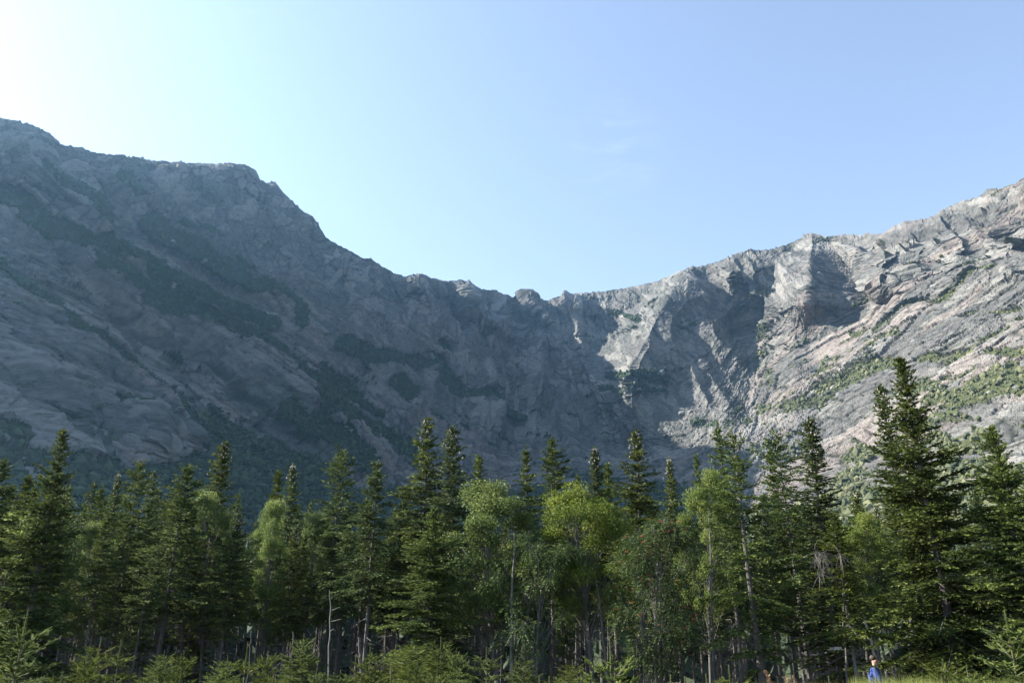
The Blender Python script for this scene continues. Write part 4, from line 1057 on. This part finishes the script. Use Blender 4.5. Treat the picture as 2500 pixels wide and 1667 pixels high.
FRONT_AZ = [float(px_azel(p[1], 1500)[0]) for p in CON]
used = [(math.sin(FRONT_AZ[i]) * p[3], math.cos(FRONT_AZ[i]) * p[3]) for i, p in enumerate(CON)]
rg = random.Random(77)
BACK = []; tries = 0
while len(BACK) < 275 and tries < 12000:
    tries += 1
    a = R(rg.uniform(-34.5, 34.5)); D = 25.5 + 36 * rg.random() ** 1.25
    x, y = D * math.sin(a), D * math.cos(a)
    if a > R(25) and D < 44 and rg.random() < 0.8: continue
    if any((x - u) ** 2 + (y - v) ** 2 < (0.95 + 0.010 * D) ** 2 for u, v in used): continue
    used.append((x, y)); BACK.append((a, D))
by = {}
for a, D in BACK: by.setdefault(min(range(len(CON)), key=lambda i: abs(FRONT_AZ[i] - a)), []).append((D, a))
for i, lst in sorted(by.items()):
    for j, (D, a) in enumerate(sorted(lst)):
        x, y = D * math.sin(a), D * math.cos(a)
        el = R(rg.uniform(6.5, 10.2)); H = CAM_Z + D * math.tan(el)
        k = rg.choice(['pole_a', 'pole_b', 'pole_a', 'pole_b', 'spruce_b', 'fir_b'])
        plant(k, 'forest_spruce', x, y, float(ground_z(x, y)), H, rg.uniform(.75, 1.1), ORD[min(j, 29)] + ' thin dark spruce back behind the ' + SHORT[i], 'conifer',
              'spruces inside the dark forest', rg.uniform(0, 6.28), (rg.gauss(0, .02), rg.gauss(0, .02)))
# the forest goes on past the frame
for i in range(22):
    a = R(rg.uniform(-68, -38)); D = rg.uniform(22, 40); x, y = D * math.sin(a), D * math.cos(a)
    if any((x - u) ** 2 + (y - v) ** 2 < 2.0 for u, v in used): continue
    used.append((x, y))
    plant(rg.choice(['pole_b', 'spruce_b', 'spruce_a']), 'forest_spruce', x, y, 0, rg.uniform(6.0, 7.5), rg.uniform(.8, 1.1), 'spruce of the forest going on past the shady frame edge', 'conifer', 'spruces past the frame edge', rg.uniform(0, 6.28))

# ------------------------------------------------------------------ young firs in front
YOUNG = [
 ('sap_a', 72, 1487, 8.5, 1.0, 'bright young fir with a long bare leader by the lower frame corner'),
 ('sap_c', -62, 1360, 7.0, .62, 'near young fir whose bough tips reach in past the frame edge'),
 ('sap_b', 213, 1592, 10.5, .8, 'small sunlit fir next to the bright one with a long leader'),
 ('sap_d', 160, 1636, 7.5, .9, 'tip of a low fir poking up beside the bright young fir'),
 ('sap_a', 250, 1556, 16, 1.2, 'dim young fir standing before the dark trunks beyond the bright one'),
 ('sap_d', 302, 1560, 15, 1.3, 'dim young fir with an open candelabra top'),
 ('sap_b', 450, 1590, 10.5, .8, 'slim sunlit fir with twin leaders'),
 ('sap_c', 405, 1585, 17, 1.0, 'shaded bushy fir behind the twin-leader one'),
 ('sap_d', 602, 1566, 11.5, 1.0, 'young fir with a pale straight leader before crooked trunks'),
 ('sap_b', 655, 1588, 11, .8, 'spreading young fir with sunlit drooping tips'),
 ('sap_c', 745, 1545, 17, 1.0, 'tall shaded young fir below the white dead pole'),
 ('sap_c', 560, 1598, 14, 1.1, 'wide shaded fir between the pale-leader and twin-leader firs'),
 ('sap_b', 832, 1635, 9, 1.0, 'low sunlit fir tops with brownish tips'),
 ('sap_c', 903, 1578, 10.5, .95, 'dense bright young fir at the foot of the straight bare trunk'),
 ('sap_d', 962, 1625, 9, 1.2, 'skinny fir leader with one small whorl'),
 ('sap_c', 1080, 1552, 15.5, 1.1, 'layered young fir beneath the sweeping boughs'),
 ('sap_b', 1115, 1582, 12.5, .8, 'broad young fir with yellow-green layered boughs'),
 ('sap_a', 1191, 1578, 13, 1.2, 'pointed young fir beside the broad layered one'),
 ('sap_b', 1020, 1615, 10, .8, 'bright low fir between the dense and the broad ones'),
 ('sap_c', 1010, 1560, 18, 1.4, 'shaded young fir beside the pale trunk foot'),
 ('sap_b', 1068, 1632, 8.5, .8, 'low fir tops lining the frame bottom under the layered firs'),
 ('sap_c', 1280, 1600, 17, 1.2, 'dark spreading fir under the rowan'),
 ('sap_c', 1400, 1610, 16, 1.2, 'dark flat-boughed fir behind the close thick-needled leader'),
 ('sap_d', 1318, 1648, 7.5, 1.0, 'thin fir tip just above the frame bottom'),
 ('sap_d', 1341, 1650, 8, 1.0, 'star-shaped fir tip just above the frame bottom'),
 ('sap_a', 1490, 1553, 5.2, .85, 'close young fir with a tall thick-needled leader'),
 ('sap_b', 1418, 1646, 6.5, .7, 'round fir top beside the close thick-needled leader'),
 ('sap_d', 1636, 1645, 8.0, 1.1, 'tiny forked fir tip left of the thick pale trunk'),
 ('sap_a', 1727, 1643, 8.0, 1.0, 'small fir tip beside the bright pointed one'),
 ('sap_a', 1775, 1622, 8.0, 1.0, 'bright pointed fir at the foot of the thick pale trunk'),
 ('sap_d', 1670, 1650, 8.5, 1.1, 'low fir tip between the forked tip and the bright pointed fir'),
 ('sap_d', 2138, 1622, 9.5, 1.0, 'little fir growing in front of the hiker in blue'),
 ('sap_a', 2446, 1488, 8.8, 1.05, 'bright young fir with long leader before the dark spruce'),
 ('sap_b', 2300, 1608, 9.5, 1.2, 'sunlit bushy fir with reddish inner twigs'),
 ('sap_b', 2360, 1628, 9.0, 1.2, 'low fir between the bushy and the long-leader firs'),
 ('sap_d', 2028, 1648, 8.5, .9, 'single fir tip by the leaning trunk'),
]
for k, px, py, D, w, lab in YOUNG:
    plant_px(k, 'young_fir', px, py, D, w, lab, 'young fir', 'young firs in front of the forest')
THICK = []
while len(THICK) < 40:
    px = rg.uniform(-40, 2540); D = rg.uniform(9, 19)
    if 1850 < px < 2250 and D < 15 and rg.random() < .6: continue
    lo = 1630 if (px < 1150 or px > 2250) else 1648
    THICK.append((px, rg.uniform(lo, 1668), D))
by = {}
for px, py, D in THICK:
    a_ = float(px_azel(px, 1600)[0]); by.setdefault(min(range(len(CON)), key=lambda i: abs(FRONT_AZ[i] - a_)), []).append((D, px, py))
for i, lst in sorted(by.items()):
    for j, (D, px, py) in enumerate(sorted(lst)):
        plant_px(rg.choice(['sap_a', 'sap_b', 'sap_c', 'sap_d']), 'young_fir', px, py, D, rg.uniform(.7, 1.1),
                 ORD[min(j, 29)] + ' thicket fir in front of the ' + SHORT[i], 'young fir', 'thicket of small firs along the bottom')

# ------------------------------------------------------------------ dead poles and slim birch stems
def stem(name, pts, D, r0, r1, mat, label, cat, group=None, twigs=0):
    """a bare stem whose line shows through the given points of the photograph, foot in the ground"""
    P = []
    for px, py in pts:
        a, e = px_azel(px, py); P.append(np.array([D * math.sin(a), D * math.cos(a), CAM_Z + D * math.tan(float(e))]))
    P = np.array(P)[::-1]                                    # from the lowest point up
    d = P[1] - P[0]; foot = P[0] - d / d[2] * (P[0][2] + 0.1)
    P = np.vstack([foot, P]); base = P[0].copy(); P = P - base
    ks = np.linspace(0, len(P) - 1, 14); Q = np.column_stack([np.interp(ks, range(len(P)), P[:, c]) for c in range(3)])
    rg_ = np.random.default_rng(int(abs(pts[0][0])))
    Q[1:-1, :2] += rg_.normal(0, 0.012, (12, 2))
    acc = Acc(); v, q = tube(Q, np.linspace(r0, r1, 14), 8); acc.add(v, q)
    for _ in range(twigs):
        k = rg_.uniform(0.45, 1); p0 = np.array([np.interp(k * (len(ks) - 1), range(14), Q[:, c]) for c in range(3)]); dv = unit(np.array([rg_.normal(), rg_.normal(), 0.25]))
        l = rg_.uniform(0.15, 0.45); v, q = tube(np.stack([p0, p0 + dv * l * .5, p0 + dv * l]), [.008, .006, .003], 4); acc.add(v, q)
    o = add_obj(name, acc.mesh(name, True), mat); o.location = base
    return tag(o, label, cat, group)
DP = 'dead poles and bare stems at the forest edge'
stem('dead_pole', [(805, 1440), (807, 1500), (804, 1590)], 22.5, .020, .010, M_DEADWOOD, 'thin white dead pole standing before dark trunks', 'dead trunk', DP, 3)
stem('dead_pole', [(614, 1538), (610, 1585)], 22, .018, .012, M_BARK, 'short grey snag below the arching leaf tree', 'dead trunk', DP)
stem('dead_pole', [(716, 1541), (715, 1585)], 21, .018, .014, M_BARK, 'short stub pole before the slim pale-topped fir', 'dead trunk', DP)
stem('dead_pole', [(876, 1553), (881, 1612)], 20, .035, .03, M_BARK, 'blunt grey stump beside the straight bare trunk', 'dead trunk', DP)
stem('birch_stem', [(2108, 1505), (2120, 1540), (2132, 1585), (2143, 1625)], 24.5, .05, .028, M_WHITE, 'slim white birch stem leaning above the hiker', 'birch trunk', DP, 2)
stem('birch_stem', [(2056, 1440), (2062, 1560), (2068, 1655)], 22.5, .036, .010, M_GREYBARK, 'slim grey stem beside the leaning trunk with the board', 'birch trunk', DP, 3)
stem('birch_stem', [(1256, 1300), (1248, 1480), (1250, 1610)], 20.8, .07, .015, M_GREYBARK, 'straight pale stem under the blue-green rowan', 'leaf tree trunk', DP, 2)
stem('birch_stem', [(1452, 1390), (1470, 1530), (1480, 1610)], 21.3, .05, .015, M_GREYBARK, 'pale slanting stem under the yellowing tree', 'birch trunk', DP)
stem('birch_stem', [(1728, 1230), (1738, 1470), (1742, 1650)], 21.5, .05, .01, M_GREYBARK, 'slim grey stem next to the thick pale trunk', 'leaf tree trunk', DP, 6)
stem('birch_stem', [(1556, 1380), (1568, 1530), (1575, 1600)], 20.8, .08, .03, M_GREYBARK, 'smooth grey trunk next to the forked rowan', 'leaf tree trunk', DP, 3)
stem('birch_stem', [(2415, 1420), (2413, 1450), (2417, 1500)], 27, .05, .035, M_WHITE, 'short run of white birch bark beside the dark spruce', 'birch trunk', DP)
stem('dead_pole', [(968, 1560), (970, 1625)], 24, .03, .025, M_BARK, 'dead stick between the bare trunk and the sweeping boughs', 'dead trunk', DP)

# small board fixed across the leaning trunk
a_, e_ = px_azel(2040, 1582); Db = 19.72
bo = add_obj('wooden_board', None); bo.location = (Db * math.sin(a_), Db * math.cos(a_), CAM_Z + Db * math.tan(float(e_)))
bo.rotation_euler = (0, R(-3), -float(a_))
tag(bo, 'small grey board fixed across the leaning trunk', 'board')
ba = Acc()
hx, hy, hz = .12, .012, .03
bv = np.array([(x, y, z) for z in (-hz, hz) for y in (-hy, hy) for x in (-hx, hx)], float)
bf = np.array(hf); ba.add(bv, bf); add_obj('plank', ba.mesh('plank'), M_DEADWOOD, bo)
for sx in (-.07, .07):
    na = Acc(); v, q = tube(np.array([[sx, -.012, 0], [sx, -.016, 0]]), [.007, .004], 6); na.add(v, q); add_obj('nail', na.mesh('nail'), M_BARK, bo)

# ------------------------------------------------------------------ hiker among the trunks
def skin_figure(name, verts, edges, radii, mat, parent=None, levels=2):
    me = bpy.data.meshes.new(name); me.from_pydata(verts, edges, [])
    o = add_obj(name, me, mat, parent)
    sk = o.modifiers.new('skin', 'SKIN'); sk.use_smooth_shade = True
    if not me.skin_vertices: me.skin_vertices.new()
    for i, r in enumerate(radii):
        me.skin_vertices[0].data[i].radius = (r, r) if not isinstance(r, tuple) else r
    me.skin_vertices[0].data[0].use_root = True
    sb = o.modifiers.new('sub', 'SUBSURF'); sb.levels = sb.render_levels = levels
    return o
def plain(name, col, rough=.8):
    m = NT(name); tc = m.n('TexCoord').outputs['Object']; n = m.noise(tc, 14, 4, .6)
    return m.finish(m.n('BsdfPrincipled', {'Base Color': m.mix(m.rng(n, .3, .7, 0, .35), col, tuple(c * .55 for c in col[:3]) + (1,)), 'Roughness': rough}))
M_SKIN = plain('skin', (.42, .25, .18, 1), .55); M_BLUE = plain('blue_jacket_cloth', (.022, .055, .24, 1)); M_DARK = plain('dark_trousers', (.03, .03, .035, 1)); M_HAIR = plain('brown_hair', (.05, .03, .02, 1))
a_, e_ = px_azel(2131, 1612); Dp = 23.0
pr = bpy.data.objects.new('person', None); COL.objects.link(pr)
pr.location = (Dp * math.sin(a_), Dp * math.cos(a_), float(ground_z(Dp * math.sin(a_), Dp * math.cos(a_))))
pr.rotation_euler = (0, 0, R(75))
tag(pr, 'hiker in a blue jacket walking among the dark trunks', 'person')
# faces -Y before turning; one continuous body
bv = [(0,0,.92),(0,.01,1.12),(0,0,1.30),(0,-.01,1.43),(0,-.03,1.50),(0,-.045,1.57),(0,-.05,1.66),
      (.17,0,1.38),(.24,.03,1.13),(.22,-.10,.92),(.215,-.13,.84),(-.17,0,1.38),(-.25,-.05,1.14),(-.22,-.22,.98),(-.21,-.28,.94),
      (.09,0,.88),(.10,-.13,.50),(.10,-.04,.09),(.10,-.20,.05),(-.09,0,.88),(-.10,.06,.50),(-.10,.28,.14),(-.10,.19,.04)]
be = [(0,1),(1,2),(2,3),(3,4),(4,5),(5,6),(2,7),(7,8),(8,9),(9,10),(2,11),(11,12),(12,13),(13,14),(0,15),(15,16),(16,17),(17,18),(0,19),(19,20),(20,21),(21,22)]
br = [.135,.125,.14,.075,.055,.085,.085,.065,.045,.036,.03,.065,.045,.036,.03,.085,.06,.045,.04,.085,.06,.045,.04]
skin_figure('body', bv, be, br, M_SKIN, pr)
jv = [bv[i] for i in (0,1,2,3,7,8,9,11,12,13)]; jv[0] = (0, 0, .86); jv[3] = (0, -.012, 1.45)
je = [(0,1),(1,2),(2,3),(2,4),(4,5),(5,6),(2,7),(7,8),(8,9)]
skin_figure('jacket', jv, je, [.175,.165,.175,.085,.09,.068,.055,.09,.068,.055], M_BLUE, pr)
tv = [bv[i] for i in (0,15,16,17,19,20,21)]
skin_figure('trousers', tv, [(0,1),(1,2),(2,3),(0,4),(4,5),(5,6)], [.155,.105,.08,.065,.105,.08,.065], M_DARK, pr)
skin_figure('hair', [(0,-.01,1.60),(0,-.005,1.67),(0,-.05,1.71)], [(0,1),(1,2)], [.085,.098,.075], M_HAIR, pr)
fa = Acc()                                                   # nose, ears, eyes and mouth
def blob(c, s):
    v = np.array(c) + np.array(s) * np.array([[1,0,0],[-1,0,0],[0,1,0],[0,-1,0],[0,0,1],[0,0,-1]], float)
    return v, np.array([[0,2,4],[2,1,4],[1,3,4],[3,0,4],[2,0,5],[1,2,5],[3,1,5],[0,3,5]])
for c, s in (((0,-.14,1.60),(.014,.022,.022)), ((.085,-.045,1.60),(.012,.02,.03)), ((-.085,-.045,1.60),(.012,.02,.03))):
    fa.add(*blob(c, s))
add_obj('nose_and_ears', fa.mesh('nose_and_ears', True), M_SKIN, pr)
fb = Acc()
for c, s in (((.032,-.128,1.63),(.013,.008,.007)), ((-.032,-.128,1.63),(.013,.008,.007)), ((0,-.128,1.545),(.025,.008,.006))): fb.add(*blob(c, s))
add_obj('eyes_and_mouth', fb.mesh('eyes_and_mouth', True), M_HAIR, pr)
for sgn, wrist, hd in ((1, bv[10], (0, -.3, -1)), (-1, bv[14], (0, -.8, -.4))):   # five fingers on each hand
    w = Vector(wrist); d = Vector(hd).normalized(); hv_ = [tuple(w)]; he = []; hr = [.026]
    hv_.append(tuple(w + d * .05)); he.append((0, 1)); hr.append(.03)
    sd_ = d.cross(Vector((1, 0, 0))).normalized()
    for f in range(4):
        off = sd_ * (.018 * (f - 1.5)); L = (.06, .072, .068, .052)[f]; k = len(hv_)
        hv_ += [tuple(w + d * (.08 + L * .5) + off), tuple(w + d * (.08 + L * .9) + off + Vector((-.012 * sgn, 0, 0)))]; he += [(1, k), (k, k + 1)]; hr += [.0095, .008]
    k = len(hv_); hv_ += [tuple(w + d * .05 + sd_ * .045), tuple(w + d * .085 + sd_ * .055)]; he += [(0, k), (k, k + 1)]; hr += [.011, .009]
    skin_figure('hand', hv_, he, hr, M_SKIN, pr, 1)

# ------------------------------------------------------------------ grass and heath along the bottom
gr = np.random.default_rng(9)
ga = Acc()
def blades(n, px0, px1, d0, d1, ytop, ysd, wid, seed):
    px = gr.uniform(px0, px1, n); D = gr.uniform(d0, d1, n); py = np.maximum(gr.normal(ytop, ysd, n), ytop - 2.2 * ysd)
    a, e = px_azel(px, py)
    x, y = D * np.sin(a), D * np.cos(a); top = CAM_Z + D * np.tan(e); g = np.zeros(n)
    lean = gr.normal(0, .10, (n, 2)); h = top - g
    b0 = np.column_stack([x - lean[:, 0], y - lean[:, 1], g]); m = np.column_stack([x - lean[:, 0] * .7, y - lean[:, 1] * .7, g + h * .6]); tp = np.column_stack([x, y, top])
    sd = np.column_stack([np.cos(gr.uniform(0, 6.28, n)), np.sin(gr.uniform(0, 6.28, n)), 0 * x]) * wid
    v = np.stack([b0 - sd, b0 + sd, m + sd * .8, m - sd * .8, tp], 1).reshape(-1, 3); i = np.arange(n)[:, None] * 5
    t_ = np.repeat(gr.random(n), 5)
    s0 = ga.n
    ga.add(v, np.concatenate([i + [0, 1, 2, 3]]), t_)
    ga.f.append(np.concatenate([i + [3, 2, 4]]) + s0)
blades(2600, 2070, 2300, 7, 10, 1656, 9, .006, 1)
blades(900, 1840, 2070, 7, 10, 1668, 7, .005, 2)
blades(1600, 2300, 2520, 7, 11, 1660, 8, .005, 3)
blades(1400, -20, 700, 7, 12, 1672, 8, .005, 4)
blades(1800, 700, 1840, 7, 12, 1674, 8, .005, 5)
M_GRASS = foliage_mat('grass_blades', (0.09, 0.12, 0.022, 1), (0.22, 0.23, 0.06, 1), 0.35, (0.30, 0.25, 0.10, 1))
grass = add_obj('grass', ga.mesh('grass'), M_GRASS)
tag(grass, 'yellow-green grass and heath tips along the frame bottom', None, None, 'stuff')
sg = Acc()
for px, py, D in ((1878, 1642, 7.5), (1884, 1650, 7.6), (1925, 1655, 7.4), (1934, 1658, 7.7), (1945, 1654, 7.2)):
    a, e = px_azel(px, py); p = np.array([D * math.sin(a), D * math.cos(a), CAM_Z + D * math.tan(float(e))])
    v, q = tube(np.stack([[p[0] + .05, p[1], 0], p * [1, 1, .7], p - [0, 0, .12]]), [.003, .003, .002], 4); sg.add(v, q)
    n = 40; u_ = gr.random((n, 1)); b0 = p - [0, 0, .13] + u_ * [-.03, 0, .13]
    diamonds(sg, b0, unit(np.column_stack([gr.normal(0, .5, n), gr.normal(0, .5, n), np.full(n, 1.)])), .035, .006, gr, 0)
M_SEED = foliage_mat('reed_grass_plumes', (0.15, 0.09, 0.045, 1), (0.30, 0.20, 0.12, 1), 0.3)
seed_heads = add_obj('seed_grass', sg.mesh('seed_grass'), M_SEED)
tag(seed_heads, 'reddish plumes of dry grass by the leaning trunk', None, None, 'stuff')

# tangle of dead twigs on the spruce beside the leaning trunk
dt = TREES['dark spruce with grey dead lower twigs and a leaning trunk']
bpy.context.view_layer.update()
inv = dt.matrix_world.inverted()
da = Acc(); dg_ = np.random.default_rng(3)
a_, e_ = px_azel(1978, 1372); D_ = 19.3
c0 = np.array([D_ * math.sin(a_), D_ * math.cos(a_), CAM_Z + D_ * math.tan(float(e_))])
tz = np.array([dt.location.x, dt.location.y, c0[2] + 0.05])
for b in range(5):
    end = c0 + dg_.normal(0, .22, 3) * [1, 1, .8]
    md = (tz + end) / 2 + [0, 0, .12]
    v, q = tube(np.stack([tz, md, end]), [.014, .010, .005], 4); da.add(v, q)
    for k_ in range(20):
        s_ = dg_.uniform(.3, 1); p0_ = md * (1 - s_) + end * s_; dv = unit(dg_.normal(0, .6, 3) + [0, 0, -.6]); l_ = dg_.uniform(.12, .38)
        v, q = tube(np.stack([p0_, p0_ + dv * l_ * .5, p0_ + dv * l_ + [0, 0, -.06]]), [.005, .004, .002], 3); da.add(v, q)
me_ = da.mesh('dead_bough'); me_.transform(inv); o_ = add_obj('dead_bough', me_, M_BARK, dt)
o_['label'] = 'grey tangle of dead twigs'
